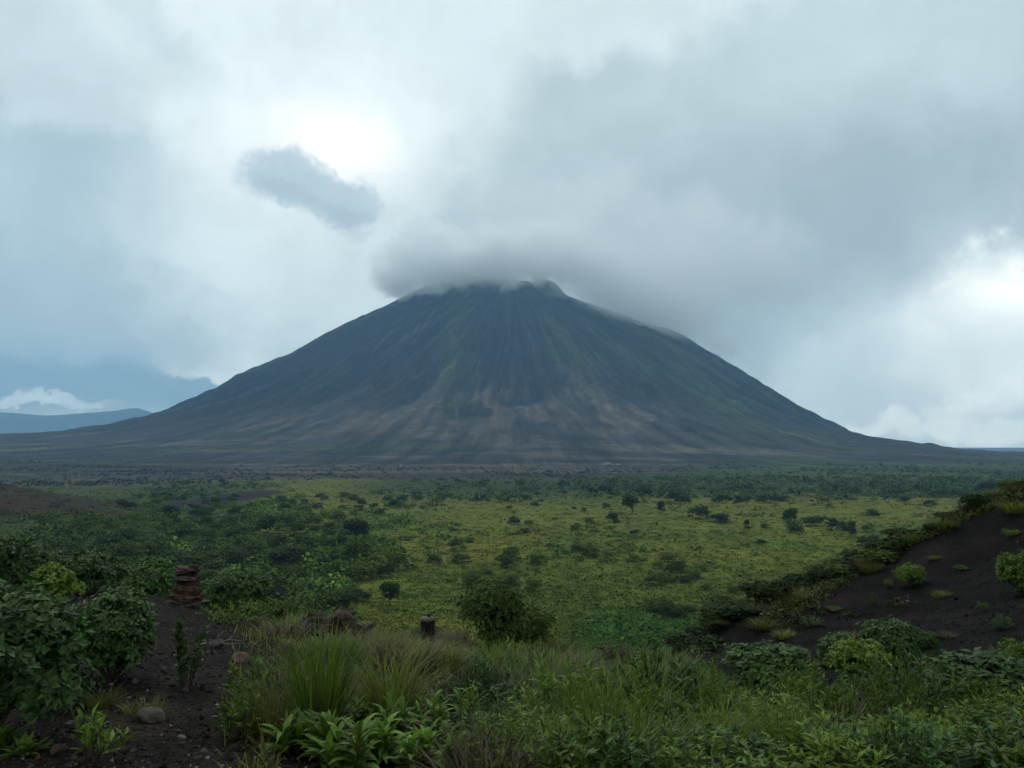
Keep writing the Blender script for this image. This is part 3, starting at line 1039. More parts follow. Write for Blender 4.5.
# ------------------------------------------------------------------ foreground: the bushes on the left
def bush(px, Y, top, wpx, label, seed, mat="bush", leaf=0.06, dens=1.0, name="leafy_bush", group=None, hmin=0.0, cat="bush"):
    p, w, h = size_from(px, Y, top, wpx)
    nc = int(dens * 1150 * min(2.6, max(.3, (w * h) ** 0.9 / (leaf / .06) ** 1.6)))
    a, b = leafy_bush(seed, w, h, nc, leaf, mat)
    return assemble(name, p, [("foliage", a), ("stems", b)], label, cat, group)


bush(0, 742, 580, 190, "largest dark green leafy bush, filling the lower left corner", 101, leaf=.062, dens=1.5)
bush(64, 708, 606, 60, "narrow dark leafy bush squeezed between the corner bush and the round one", 102, leaf=.055, dens=1.2)
bush(119, 684, 586, 96, "round dense green bush standing alone beside the bare cinder path", 103, leaf=.052, dens=1.8)
bush(22, 13.0, 534, 74, "tall bush at the left edge behind the corner bush", 104, leaf=.08, dens=1.4)
bush(100, 14.0, 551, 78, "broad dark bush rising behind the round bush", 105, leaf=.075, dens=1.4)
bush(150, 15.5, 560, 62, "dark bush left of the stacked red stones", 106, leaf=.08, dens=1.2)
bush(240, 16.0, 564, 72, "dark spreading bush right of the stacked red stones", 107, leaf=.08, dens=1.2)
bush(60, 11.5, 562, 50, "light green low bush in front of the tall left edge bush", 108, "herb", leaf=.06)
bush(210, 17, 574, 50, "small dark bush directly behind the stacked red stones", 109, leaf=.08)
bush(272, 14.5, 596, 60, "greyish twiggy bush at the brow right of the stacked stones", 110, "olive", leaf=.05)
bush(491, 14.0, 576, 84, "dark upright olive shrub on the brow in the middle of the photo", 111, "olive", leaf=.05, dens=1.25, name="dark_shrub", cat="shrub")
bush(528, 14.6, 612, 52, "low olive growth leaning on the right of the dark upright shrub", 112, "olive", leaf=.05, dens=1.2, name="dark_shrub", cat="shrub")

# herbs and tufts on the path
def herb(px, Y, top, wpx, label, seed, mat="herb", leaf=.055, nst=26, aspect=.35, group=None, name="green_herb", cat="herb"):
    p, w, h = size_from(px, Y, top, wpx)
    a, b = fine_herb(seed, h, w, nst, leaf, mat, aspect)
    return assemble(name, p, [("leaves", a), ("stems", b)], label, cat, group)


def tuft(px, Y, top, wpx, label, seed, mat="grass", n_=260, wid=.008, droop=(.4, 1.4), lean=.5, dry=.25, group=None, name="grass_tuft", cat="grass tuft", spread=None):
    p, w, h = size_from(px, Y, top, wpx)
    a, b = tussock(seed, h * 1.12, n_, spread or w * .36, wid, mat, droop, lean, dry)
    return assemble(name, p, [("blades", a), ("dry_blades", b)], label, cat, group)


herb(193, 690, 613, 44, "thin upright leafy herb standing on the path below the stacked stones", 121, "bush", .05, 16, .5)
herb(110, 766, 700, 62, "leafy green herb at the bottom of the cinder path", 122, "herb", .08, 16, .3)
herb(258, 722, 655, 58, "bright green bushy herb at the right edge of the path", 123, "herb", .05, 44, .4)
herb(243, 740, 690, 50, "pale leaved herb below the bright bushy herb", 124, "herb", .05, 22, .35)
herb(238, 12.5, 602, 84, "low grassy green mound right below the stacked stones", 125, "herb", .07, 60, .2)
tuft(110, 707, 678, 34, "small yellow green grass tuft nearest the round bush", 131, "yellow", 240, .005, (.6, 1.6), .7, 0, name="grass_tuft")
tuft(152, 716, 692, 42, "small yellow green grass tuft on the middle of the path", 132, "yellow", 280, .005, (.6, 1.6), .7, 0)
# tall grass clumps
tuft(324, 742, 628, 84, "tallest clump of upright green grass blades, in front of the red rocks", 141, "lush", 150, .017, (.1, .7), .27, .5, spread=.10)
tuft(390, 716, 632, 92, "wide clump of arching green grass right of the tallest clump", 142, "grass", 230, .012, (.5, 1.5), .42, .3, spread=.17)
tuft(283, 738, 668, 60, "thin mixed green and dry grass clump left of the tallest clump", 143, "grass", 240, .007, (.4, 1.4), .4, .8)
tuft(540, 716, 655, 130, "dark drooping dry grass clump over a shadowed hollow", 144, "olive", 900, .010, (.9, 2.0), .5, .6, spread=.5)
tuft(470, 716, 655, 80, "brownish dry grass clump below the dark upright shrub", 145, "dry", 420, .007, (.4, 1.3), .4, .3)

# broad leaved plants along the bottom edge
BL = [(300, 4.6, 722, .2, 5), (332, 4.45, 716, .2, 5), (352, 4.25, 730, .2, 5), (384, 4.5, 728, .2, 6), (402, 4.8, 704, .2, 5), (436, 4.9, 700, .18, 4), (466, 5.0, 690, .14, 4),
      (420, 4.4, 738, .18, 5), (452, 4.4, 733, .15, 4), (486, 4.5, 728, .14, 4), (365, 5.4, 705, .13, 4), (516, 4.6, 735, .13, 4), (480, 6.2, 688, .14, 4), (446, 6.6, 682, .14, 3)]
for i, (px_, Y, top, leaf, ns) in enumerate(BL):
    p, w, h = size_from(px_, Y, top, 40)
    a, b = broadleaf(200 + i, h, ns, leaf)
    assemble("broadleaf_plant", p, [("leaves", a), ("stems", b)], "broad leaved bright green plant in the patch along the bottom edge of the photo", "plant", "broad leaved plants along the bottom edge", RNG.uniform(0, 6))
for i, (px_, Y, top, leaf) in enumerate([(18, 4.5, 742, .16), (40, 4.3, 752, .14)]):
    p, w, h = size_from(px_, Y, top, 40)
    a, b = broadleaf(230 + i, h, 4, leaf)
    assemble("broadleaf_plant", p, [("leaves", a), ("stems", b)], ["broad leaved plant at the foot of the big corner bush", "small broad leaved plant at the very bottom left beside the path"][i], "plant")

# middle and right: prototypes placed by hand and repeated
HP = [fine_herb(300 + i, 1.0, 1.0, 50, .085 + .018 * i, m, .28) for i, m in enumerate(["herb", "herb", "bush", "herb"])]
HB = [leafy_bush(310 + i, 1.0, 1.0, 900, .085, m, 6, .45) for i, m in enumerate(["bush", "herb", "bush"])]
TP = [tussock(320 + i, 1.0, 220, .34, .022, m, (.2, 1.3), .36, d) for i, (m, d) in enumerate([("grass", .4), ("lush", .15), ("dry", .3), ("yellow", .2)])]
protos = {}


def place(kind, i, px_, Y, top, wpx, label, cat, group, name):
    p, w, h = size_from(px_, Y, top, wpx)
    rz = RNG.uniform(0, 6.28)
    s = (w, w, h) if kind != 't' else (w * 1.1, w * 1.1, h * 1.1)
    key = (kind, i, name)
    if key in protos: return copy_thing(protos[key], p, rz, s, label, group)
    pr = {'h': HP, 'b': HB, 't': TP}[kind][i]
    nm = ("blades", "dry_blades") if kind == 't' else (("foliage", "stems") if kind == 'b' else ("leaves", "stems"))
    protos[key] = assemble(name, p, list(zip(nm, pr)), label, cat, group, rz)
    protos[key].scale = s
    return protos[key]


RB = [('b', 0, 752, 690, 638, 84, "rounded leafy bush left of the others at the foot of the cinder slope"),
      ('b', 0, 877, 670, 613, 58, "dark leafy bush highest up at the foot of the cinder slope"),
      ('b', 1, 857, 692, 641, 62, "lighter green bush just below the dark one at the foot of the cinder slope"),
      ('b', 2, 832, 668, 632, 44, "small dark bush left of the lighter green one under the cinder slope"),
      ('b', 2, 973, 716, 648, 118, "widest leafy bush of the lower right corner"),
      ('b', 0, 915, 712, 668, 66, "leafy bush adjoining the widest bush on its left"),
      ('b', 1, 1018, 690, 640, 50, "bright bush cut by the right edge of the photo below the slope"),
      ('b', 1, 1014, 598, 553, 46, "bright green bush alone on the open cinder slope at the right edge"),
      ('b', 1, 904, 589, 564, 30, "light yellowish bush alone on the cinder slope below its ridge"),
      ('b', 2, 912, 650, 626, 32, "tiny dark bush on the lower cinder slope"),
      ('b', 2, 700, 692, 668, 44, "low dark bush in the dip left of the cinder slope")]
for k, i, px_, Y, top, wpx, lab in RB:
    place(k, i, px_, Y, top, wpx, lab, "bush", None, "leafy_bush")

# dark scrub along the ridge of the cinder slope
t_ = np.linspace(0, 1, 46)
rx_ = np.interp(t_, [0, .2, .4, .6, .8, 1], [690, 740, 800, 860, 930, 1040])
RS = [leafy_bush(330 + i, 1.0, 1.0, 620, .085, m, 5, .45) for i, m in enumerate(["ridge", "olive", "ridge"])]
rp0 = [None] * 3
for j, px_ in enumerate(rx_):
    px_ = px_ + RNG.uniform(-9, 9)
    Y = np.interp(px_, [690, 790, 910, 1040], [28.5, 33.5, 35.5, 36.5]) + RNG.uniform(-3.5, 2.0)
    p = stand(px_, Y)
    w = RNG.uniform(.7, 2.1) * (1.0 if px_ < 930 else .75); h = w * RNG.uniform(.3, .62)
    i = j % 3
    lab, gr = "dark scrubby bush in the row along the ridge of the cinder slope", "scrub along the ridge of the cinder slope"
    if rp0[i] is None:
        rp0[i] = assemble("ridge_bush", p, [("foliage", RS[i][0]), ("stems", RS[i][1])], lab, "bush", gr)
        rp0[i].scale = (w, w, h)
    else:
        copy_thing(rp0[i], p, RNG.uniform(0, 6), (w, w, h))

for j in range(12):
    px_ = 700 + 330 * (j + RNG.random()) / 12
    Y = np.interp(px_, [690, 790, 910, 1040], [26, 31, 33, 34]) + RNG.uniform(-3.5, 1.5)
    p = stand(px_, Y); h = RNG.uniform(.3, .55)
    top = float(proj(np.array([p[0]]), np.array([p[1]]), np.array([p[2] + h]))[1][0])
    place('t', [0, 2, 0, 3][j % 4], px_, Y, top, RNG.uniform(.8, 1.6) * F / Y, "dull grass tuft below the ridge bushes of the cinder slope", "grass tuft", "grass tufts below the ridge of the cinder slope", "slope_grass_tuft")

for j, (px_, py_) in enumerate([(780, 640), (806, 628), (828, 612), (846, 640), (868, 606), (884, 590), (936, 600), (958, 572), (976, 614), (938, 640), (992, 632), (1006, 540), (930, 562), (1018, 612), (796, 656), (760, 655)]):
    q_ = ground_ray(px_, py_); h = RNG.uniform(.16, .42)
    top = float(proj(q_[0:1], q_[1:2], q_[2:3] + h)[1][0])
    place(['h', 't'][j % 3 == 0], [0, 2, 0, 3][j % 4] if j % 3 == 0 else [0, 2, 1][j % 3], px_, q_[1], top, RNG.uniform(.3, .8) * F / q_[1], "small sparse plant rooted in the open cinder of the right slope", "herb", "sparse plants on the open cinder slope", "slope_herb")

# tangle of herbs and tufts through the middle and lower right
lowg = {"h": ("green leafy herb in the tangled growth of the lower right foreground", "leafy herbs of the lower right foreground"),
        "t": ("grass tuft in the tangled growth of the middle and lower right foreground", "grass tufts of the foreground tangle")}
spots = []
for _ in range(4000):
    if len(spots) >= 125: break
    px_, py_ = RNG.uniform(480, 1040), RNG.uniform(668, 800)
    if px_ < 620 and py_ < 690: continue
    if py_ < 690 and px_ > 700 and RNG.random() < .75: continue
    if any(abs(px_ - a) < 16 and abs(py_ - b) < 11 for a, b in spots): continue
    spots.append((px_, py_))
for px_, py_ in spots:
    q_ = ground_ray(px_, py_, 2.5)
    Y = q_[1]
    k = 'h' if RNG.random() < (.76 if px_ > 560 else .5) else 't'
    i = int(RNG.integers(0, 4))
    hgt = RNG.uniform(.2, .62) * (1.0 if Y > 5.5 else .62) * (.85 if k == 't' else 1)
    top = 384 - 0
    zt = q_[2] + hgt
    top = float(proj(np.array([q_[0]]), np.array([Y]), np.array([zt]))[1][0])
    lab, gr = lowg[k]
    place(k, i, px_, Y, top, RNG.uniform(.42, .75) * F / Y, lab, "herb" if k == 'h' else "grass tuft", gr, "green_herb" if k == 'h' else "grass_tuft")
for j, (px_, b_, tp, w_) in enumerate([(585, 745, 668, 60), (620, 768, 690, 60), (665, 730, 655, 70), (720, 760, 690, 60), (560, 775, 715, 50), (775, 768, 700, 60), (690, 775, 712, 60), (640, 700, 650, 60), (880, 770, 715, 60), (950, 775, 725, 50)]):
    place('t', 1, px_, b_, tp, w_, "clump of upright lush green grass blades standing out of the tangle right of the middle", "grass tuft", "lush grass clumps right of the middle", "lush_grass_tuft")
# dry and green tufts along the brow, left of the middle
for j in range(34):
    px_ = RNG.uniform(250, 680); Y = RNG.uniform(9.5, 14.5)
    p = stand(px_, Y); h = RNG.uniform(.2, .42)
    top = float(proj(np.array([p[0]]), np.array([p[1]]), np.array([p[2] + h]))[1][0])
    place('t', [2, 0, 1, 3][j % 4], px_, Y, top, RNG.uniform(.5, .9) * F / Y, "dry tangled grass tuft along the brow of the knoll", "grass tuft", "dry tufts along the brow", "dry_grass_tuft")

# ------------------------------------------------------------------ loose grass over the near ground
G1, G2 = Geo(), Geo()
nb = 30000
pxs = RNG.uniform(230, 1060, nb); Yg = 4.0 + 12 * RNG.random(nb) ** 1.6
xs = (pxs - 512) / F * Yg
dens = fbm(xs / .9, Yg / .9, 3, 71)
keep = (RNG.random(nb) < smooth(.36, .56, dens) + .12) & ((pxs > 300) | (RNG.random(nb) < smooth(215, 300, pxs))) & ~((pxs > 690) & (Yg > 11)) & ~((pxs > 285) & (pxs < 510) & (Yg < 5.4))
xs, Yg = xs[keep], Yg[keep]
zs = ground_z(xs, Yg)
k = len(xs)
dry = RNG.random(k) < .22
pos = np.stack([xs, Yg, zs - .02], -1)
hh = RNG.uniform(.06, .22, k); a_ = RNG.uniform(0, 6.28, k); e_ = math.pi / 2 - np.abs(RNG.normal(0, .45, k))
for G, mm in ((G1, ~dry), (G2, dry)):
    blades(G, pos[mm], a_[mm], e_[mm], hh[mm], RNG.uniform(.004, .009, mm.sum()) * (1 + Yg[mm] / 14), RNG.uniform(.3, 1.4, mm.sum()), 3)
tag(link("grass", G1.mesh("grass", M["grass"], True)), "thin green grass growing loosely over the near ground", "grass", kind="stuff")
tag(link("dry_grass", G2.mesh("dry_grass", M["dry"], True)), "thin straw coloured grass mixed over the near ground", "grass", kind="stuff")

# gravel of the path and the cinder slope
import bmesh
bm = bmesh.new(); bmesh.ops.create_icosphere(bm, subdivisions=1, radius=1.0)
ico_v = np.array([v.co[:] for v in bm.verts]); ico_f = np.array([[v.index for v in f.verts] for f in bm.faces]); bm.free()
ng = 16000
pxs = np.where(RNG.random(ng) < .55, RNG.uniform(20, 320, ng), RNG.uniform(650, 1080, ng))
Yg = np.where(pxs < 400, 3.9 + 10 * RNG.random(ng) ** 1.5, 11 + 24 * RNG.random(ng))
xs = (pxs - 512) / F * Yg; zs = ground_z(xs, Yg)
sz = np.exp(RNG.normal(-4.95, .5, ng)) * np.where(pxs > 400, 2.2, 1.0)
sz = np.minimum(sz, np.where(pxs > 400, .07, .034))
jit = RNG.uniform(.6, 1.3, (ng, len(ico_v), 1))
V = ico_v[None] * jit * sz[:, None, None] * RNG.uniform(.6, 1.3, (ng, 1, 3)) + np.stack([xs, Yg, zs + sz * .15], -1)[:, None]
Fc = (ico_f[None] + (np.arange(ng) * len(ico_v))[:, None, None]).reshape(-1, 3)
gc_ = np.array([.024, .020, .018])[None] * np.exp(RNG.normal(0, .5, (ng, 1))) * np.where(pxs > 400, .55, 1.0)[:, None]
gc_ = np.where((RNG.random((ng, 1)) < .04) & (pxs < 400)[:, None], np.array([[.17, .15, .135]]), gc_)
gc_ = np.where(RNG.random((ng, 1)) < .08, gc_ * np.array([[1.6, .95, .75]]), gc_)
tag(link("gravel", np_mesh("gravel", V.reshape(-1, 3), Fc, False, np.repeat(gc_, len(ico_v), 0), M["tint"])), "dark cinder gravel strewn over path and slope", "gravel", kind="stuff")

# ------------------------------------------------------------------ stones, stump, twig
def stone_at(px_, py_, wpx, hpx, mat, seed, label, name="stone", cat="stone", rz=None, rough=.25):
    q_ = ground_ray(px_, py_)
    w = wpx / F * q_[1]; h = hpx / F * q_[1]
    me = rock_mesh(seed, name, w * .8, w * .65, h * .9, mat, rough)
    o = link(name, me)
    o.location = (q_[0], q_[1], q_[2] + h * .25); o.rotation_euler = (RNG.uniform(-.2, .2), RNG.uniform(-.2, .2), rz if rz is not None else RNG.uniform(0, 6))
    return tag(o, label, cat)


stone_at(240, 663, 17, 13, "pink", 401, "rounded pinkish boulder beside the bright bushy herb")
stone_at(151, 722, 30, 15, "grey", 402, "flat dark slab of stone below the path's middle grass tuft")
stone_at(135, 685, 8, 6, "grey", 403, "small pale stone right of the upper grass tuft")
stone_at(163, 672, 8, 6, "grey", 404, "small pale stone lying left of the thin upright herb")
stone_at(70, 728, 12, 8, "grey", 405, "small pale stone at the foot of the corner bush")
stone_at(185, 694, 8, 6, "grey", 406, "small pale stone in the middle of the cinder path")
stone_at(60, 757, 22, 14, "rust", 407, "brown rock at the bottom left beside the broad leaved plant")
stone_at(215, 648, 22, 10, "grey", 408, "grey stone under the dead twig at the path's end")
stone_at(252, 648, 10, 7, "grey", 409, "pale stone behind the pinkish boulder")
stone_at(182, 742, 10, 6, "grey", 410, "small stone at the bottom of the path right of the slab")

# column of stacked red stones
base = stand(190, 13.0, 0.0)
root = empty("stone_stack", tuple(base)); tag(root, "weathered column of stacked rusty red stones on a wide grey slab", "stone stack")
PX = 13.0 / F * 1.0
layers = [("base_slab", 0.0, 36, 6, "grey", 0), ("stone", 6, 28, 7, "rust", 2), ("stone", 12, 13, 8, "rust", -6), ("stone", 12, 15, 7, "rust", 7), ("stone", 18, 22, 6, "rust", 2), ("stone", 23, 11, 7, "char", -3), ("stone", 23, 11, 8, "rust", 7),
          ("stone", 29, 21, 5, "rust", 2), ("stone", 33, 18, 6, "char", 1), ("stone", 38, 21, 5, "rust", 2), ("stone", 42, 8, 5, "rust", 8), ("stone", 42, 10, 3, "grey", -3)]
zoff = at(190, 606, 13.0)[2] - base[2]
for j, (nm, zc, w, h, mt, dx) in enumerate(layers):
    o = link(nm, block_mesh(420 + j, nm, w * PX * .92, w * PX * .75, h * PX * .98, mt, .3), root)
    o.location = (dx * PX, RNG.uniform(-.03, .03), (zc + h * .5) * PX * .84 + zoff); o.rotation_euler = (RNG.uniform(-.08, .08), RNG.uniform(-.1, .1), RNG.uniform(-.35, .35))
root.location = tuple(base)
if zoff > .03:                                   # earthy plinth carrying the slab
    o = link("plinth", rock_mesh(440, "plinth", 30 * PX, 26 * PX, zoff * 1.9, "grey", .3), root); o.location = (0, 0, zoff * .42)

# broken reddish outcrop behind the tallest grass
o0 = ground_ray(328, 648) + np.array([0, 0, .10])
root = empty("rock_outcrop", tuple(o0)); tag(root, "jagged broken outcrop of reddish brown rock behind the tallest grass clump", "rock")
for j, (dx, dz, w, h, mt) in enumerate([(-14, 4, 26, 16, "char"), (6, 8, 16, 20, "rust"), (16, 10, 12, 18, "rust"), (-4, 6, 18, 12, "rust"), (24, 4, 18, 12, "grey"), (-26, 2, 18, 10, "grey"), (0, 0, 40, 14, "char"), (-12, 14, 14, 8, "char"), (10, 2, 30, 10, "rust")]):
    s_ = o0[1] / F * 1.25
    o = link("chunk", block_mesh(450 + j, "chunk", w * s_, w * s_ * .8, h * s_ * 1.1, mt, .5), root)
    o.location = (dx * s_, RNG.uniform(-.15, .15), (dz + h * .2) * s_); o.rotation_euler = (RNG.uniform(-.3, .3), RNG.uniform(-.4, .4), RNG.uniform(0, 6))

# dark cut stump with a small knob on its top
ps = stand(429, 13.4)
ztop = at(429, 619, 13.4)[2] - ps[2]
root = empty("tree_stump", tuple(ps)); tag(root, "short black cut stump standing on the brow left of the dark upright shrub", "stump")
G = Geo()
sd = 24; zz_ = np.array([0, .12, .3, .6, .85, .97, 1.0]) * ztop
rr_ = np.array([.17, .125, .105, .102, .108, .115, .108])
ph = np.linspace(0, 2 * np.pi, sd, endpoint=False)
ring = [np.stack([r * (1 + .10 * np.sin(ph * 5 + z * 3) + .05 * np.sin(ph * 9)) * np.cos(ph), r * (1 + .10 * np.sin(ph * 5 + z * 3) + .05 * np.sin(ph * 9)) * np.sin(ph), np.full(sd, z)], -1) for z, r in zip(zz_, rr_)]
G.add(np.array(ring), grid_faces(len(ring), sd, wrap=True))
link("trunk", G.mesh("trunk", M["char"], True), root)
G = Geo()
zc = ztop + .003
r2 = [np.stack([r * (1 + .1 * np.sin(ph * 5 + ztop * 3)) * np.cos(ph), r * (1 + .1 * np.sin(ph * 5 + ztop * 3)) * np.sin(ph), np.full(sd, z)], -1) for r, z in ((.122, zc - .02), (.124, zc + .012), (.10, zc + .026), (.03, zc + .03), (.001, zc + .03))]
G.add(np.array(r2), grid_faces(len(r2), sd, wrap=True))
link("cut_top", G.mesh("cut_top", M["weath"], True), root)
o = link("knob", rock_mesh(460, "knob", .05, .05, .06, "char"), root); o.location = (.02, 0, ztop + .055)

# dead twig at the end of the path
pt = ground_ray(222, 650)
G = Geo(); t = np.linspace(0, 1, 7)[:, None]; s_ = pt[1] / F
for a, b, r in [((-26, 0, 1), (14, 0, 5), .010), ((-8, 2, 3), (-2, 8, 15), .007), ((0, 0, 4), (20, -3, 9), .006), ((-14, 0, 2), (-24, 4, 8), .005), ((6, 0, 5), (10, 5, 12), .005)]:
    a, b = np.array(a) * s_, np.array(b) * s_
    tube(G, a + (b - a) * t + np.array([0, 0, .02]) * np.sin(t * 5), r * (1 - .6 * t[:, 0]))
o = link("dead_twig", G.mesh("dead_twig", M["twig"], True)); o.location = tuple(pt + np.array([0, 0, .02]))
tag(o, "bare pale branching twig lying where the path ends", "twig")

# ------------------------------------------------------------------ the plain: trees and shrubs
TREES = []
for i, (mt, tr) in enumerate([("far", .22), ("fardark", .30), ("far", .18)]):
    G, B = tree_crown(500 + i, 1500, .085, tr, nl=9)
    TREES.append((G.mesh("crown", M[mt]), B.mesh("trunk", M["bark"], True)))
SHR = [tree_crown(510 + i, 900, .085, 0, nl=7)[0].mesh("shrub", M[m_]) for i, m_ in enumerate(["far", "fardark", "farlight", "far", "farlight", "fardark"])]
tproto = [None] * 3


def far_tree(px_, base_py, wpx, hpx, label, i=0, group=None):
    p = plain_at(px_, base_py); s_ = p[1] / F
    s = (wpx * s_, wpx * s_, hpx * s_)
    if tproto[i] is None:
        tproto[i] = assemble("spreading_tree", p, [("crown", TREES[i][0]), ("trunk", TREES[i][1])], label, "tree", group); tproto[i].scale = s
        return tproto[i]
    r = copy_thing(tproto[i], p, RNG.uniform(0, 6), s, label, group)
    if group is None and "group" in r: del r["group"]
    return r


def far_shrub(px_, base_py, wpx, hpx, label, i, group, name="shrub"):
    p = plain_at(px_, base_py); s_ = p[1] / F
    o = link(name, SHR[i]); o.location = (p[0], p[1], p[2] - .04 * hpx * s_); o.rotation_euler = (0, 0, RNG.uniform(0, 6)); o.scale = (wpx * s_, wpx * s_, hpx * s_)
    return tag(o, label, "shrub", group)


for a in [(632, 514, 19, 20, "tree with a visible forked trunk standing alone on the open meadow", 0), (661, 514, 10, 14, "slim small tree right of the forked meadow tree", 2),
          (355, 545, 28, 28, "dark tree rising above the thicket left of the meadow's middle", 1), (390, 606, 24, 26, "slender tree with open crown at the near left edge of the meadow", 2),
          (789, 526, 17, 18, "tall dark tree left in the clump before the cinder slope", 0), (346, 611, 14, 18, "small thin tree left of the slender open crowned one", 2)]:
    far_tree(*a)
FS = [(605, 493, 14, 9, "left of the two dark round shrubs at the far meadow edge"), (643, 497, 19, 12, "right of the two dark round shrubs at the far meadow edge"), (612, 523, 18, 11, "dark round shrub by itself left of the forked meadow tree"),
      (633, 535, 11, 6, "smallest lone dark shrub on the meadow"), (849, 537, 19, 17, "darkest tall shrub right in the clump before the cinder slope"), (283, 569, 42, 20, "broad dark shrub mound at the thicket's right edge")]
for i, a in enumerate(FS): far_shrub(*a, [1, 1, 5, 1, 5, 5][i], None, "dark_shrub")
tr_g = "dark shrubs in the row across the far meadow"
for i, (px_, b_, w, h) in enumerate([(592, 493, 9, 6), (673, 503, 22, 12), (686, 503, 12, 10), (698, 519, 25, 15), (718, 522, 32, 9), (718, 503, 17, 12), (728, 503, 11, 9), (739, 506, 12, 11), (746, 502, 13, 8), (747, 527, 7, 9), (767, 503, 22, 8),
                                     (795, 533, 20, 16), (815, 526, 28, 12), (834, 530, 15, 12), (873, 517, 15, 10), (867, 549, 24, 16), (985, 496, 26, 15), (983, 508, 13, 11), (957, 497, 16, 8), (905, 502, 16, 6), (780, 501, 18, 7), (930, 506, 14, 7), (762, 545, 12, 6)]):
    far_shrub(px_, b_, w, h, "dark rounded shrub in the loose row across the far meadow", [1, 5, 0][i % 3], tr_g, "dark_shrub")

placed = []


def scatter(n_want, fx, minsep, group, label, sizes, choose):
    c_ = 0
    for _ in range(20000):
        if c_ >= n_want: break
        px_, py_ = fx()
        if px_ is None: continue
        wv = sizes(px_, py_)
        if any(abs(px_ - a) < minsep * (w + wv) and abs(py_ - b) < minsep * .42 * (w + wv) for a, b, w in placed): continue
        placed.append((px_, py_, wv)); c_ += 1
        far_shrub(px_, py_, wv, wv * RNG.uniform(.42, .72), label, int(RNG.choice(choose)), group)


def thick_pick():
    px_, py_ = RNG.uniform(-30, 430), RNG.uniform(497, 640)
    lim = 400 - (py_ - 500) * .55 + 90 * (fbm(np.array([px_ / 60]), np.array([py_ / 25]), 3, 81)[0] - .5) * 2
    if px_ > lim or (px_ < 110 and py_ < 520): return None, None
    return px_, py_


def scale_row(py_): return np.interp(py_, [465, 500, 540, 600, 660], [7, 12, 24, 40, 52])


scatter(190, thick_pick, .26, "shrubs of the thicket on the left of the plain", "green shrub in the dense thicket on the left of the plain", lambda a, b: scale_row(b) * RNG.uniform(.6, 1.25), [0, 1, 2, 3, 4, 0])


def mead_pick():
    px_, py_ = RNG.uniform(330, 900), RNG.uniform(505, 640)
    v = fbm(np.array([px_ / 75]), np.array([py_ / 22]), 3, 82)[0]
    if v < .60 or px_ > 1050 - (py_ - 500) * 2.2: return None, None
    return px_, py_


scatter(60, mead_pick, .24, "scattered low shrubs on the meadow", "low green shrub scattered on the open meadow", lambda a, b: scale_row(b) * RNG.uniform(.3, .8), [2, 4, 0, 2])

# ------------------------------------------------------------------ the plain: growth nobody could count
def cover(name, label, pxr, pyr, n_, wpx, per, accept, tintf, hk=.5, var=.28, cat="ground cover", lk=.4):
    px_ = RNG.uniform(*pxr, n_); py_ = RNG.uniform(*pyr, n_)
    dx, dy = (px_ - 512) / F, (384 - py_) / F
    wy = CP - SP * dy; wz = SP + CP * dy
    Y = PLAIN / np.minimum(wz / wy, -1e-3); X = dx / wy * Y
    k = accept(px_, py_, X, Y) & (Y < 2600)
    bare = np.exp(-((X + 315) / 105) ** 2 - ((Y - 440) / 90) ** 2) + .3 * 1.7 * (fbm(X / 25, Y / 25, 4, 32) - .5) > .42
    patch = ((X + 250) / 28) ** 2 + ((Y - 720) / 130) ** 2 < 1.0
    k &= ~((bare | patch) & (RNG.random(len(X)) < .85))
    X, Y, py_, px_ = X[k], Y[k], py_[k], px_[k]
    Z = ground_z(X, Y)
    Z = np.maximum(Z, np.where(Y > 1400, volcano_h(np.arctan2(Y - D, X), np.hypot(X, Y - D) / PXM) * PXM, -1e9))
    n2_ = len(X)
    w = wpx(px_, py_) / F * Y * np.exp(RNG.normal(0, .35, n2_))
    col = tintf(X, Y, Z, px_, py_) * np.exp(RNG.normal(0, var, (n2_, 1)))
    p = np.repeat(np.stack([X, Y, Z], -1), per, 0)
    ww = np.repeat(w, per)
    d = unit(RNG.normal(size=(n2_ * per, 3))); d[:, 2] = np.abs(d[:, 2])
    r = RNG.uniform(.25, 1, n2_ * per)
    p = p + d * np.stack([ww * .5 * r, ww * .5 * r, ww * hk * r], -1)
    nrm = unit(d + np.array([0, 0, .6]) + RNG.normal(0, .5, d.shape))
    ld = unit(np.cross(nrm, RNG.normal(size=d.shape)))
    L = ww * RNG.uniform(.5, 1.2, n2_ * per) * lk
    G = Geo(); leaves(G, p - ld * L[:, None] * .5, ld, nrm, L, L * .75, .1)
    G.c = [np.repeat(np.repeat(col, per, 0), 5, 0)]
    return tag(link(name, G.mesh(name, M["tint"])), label, cat, kind="stuff")


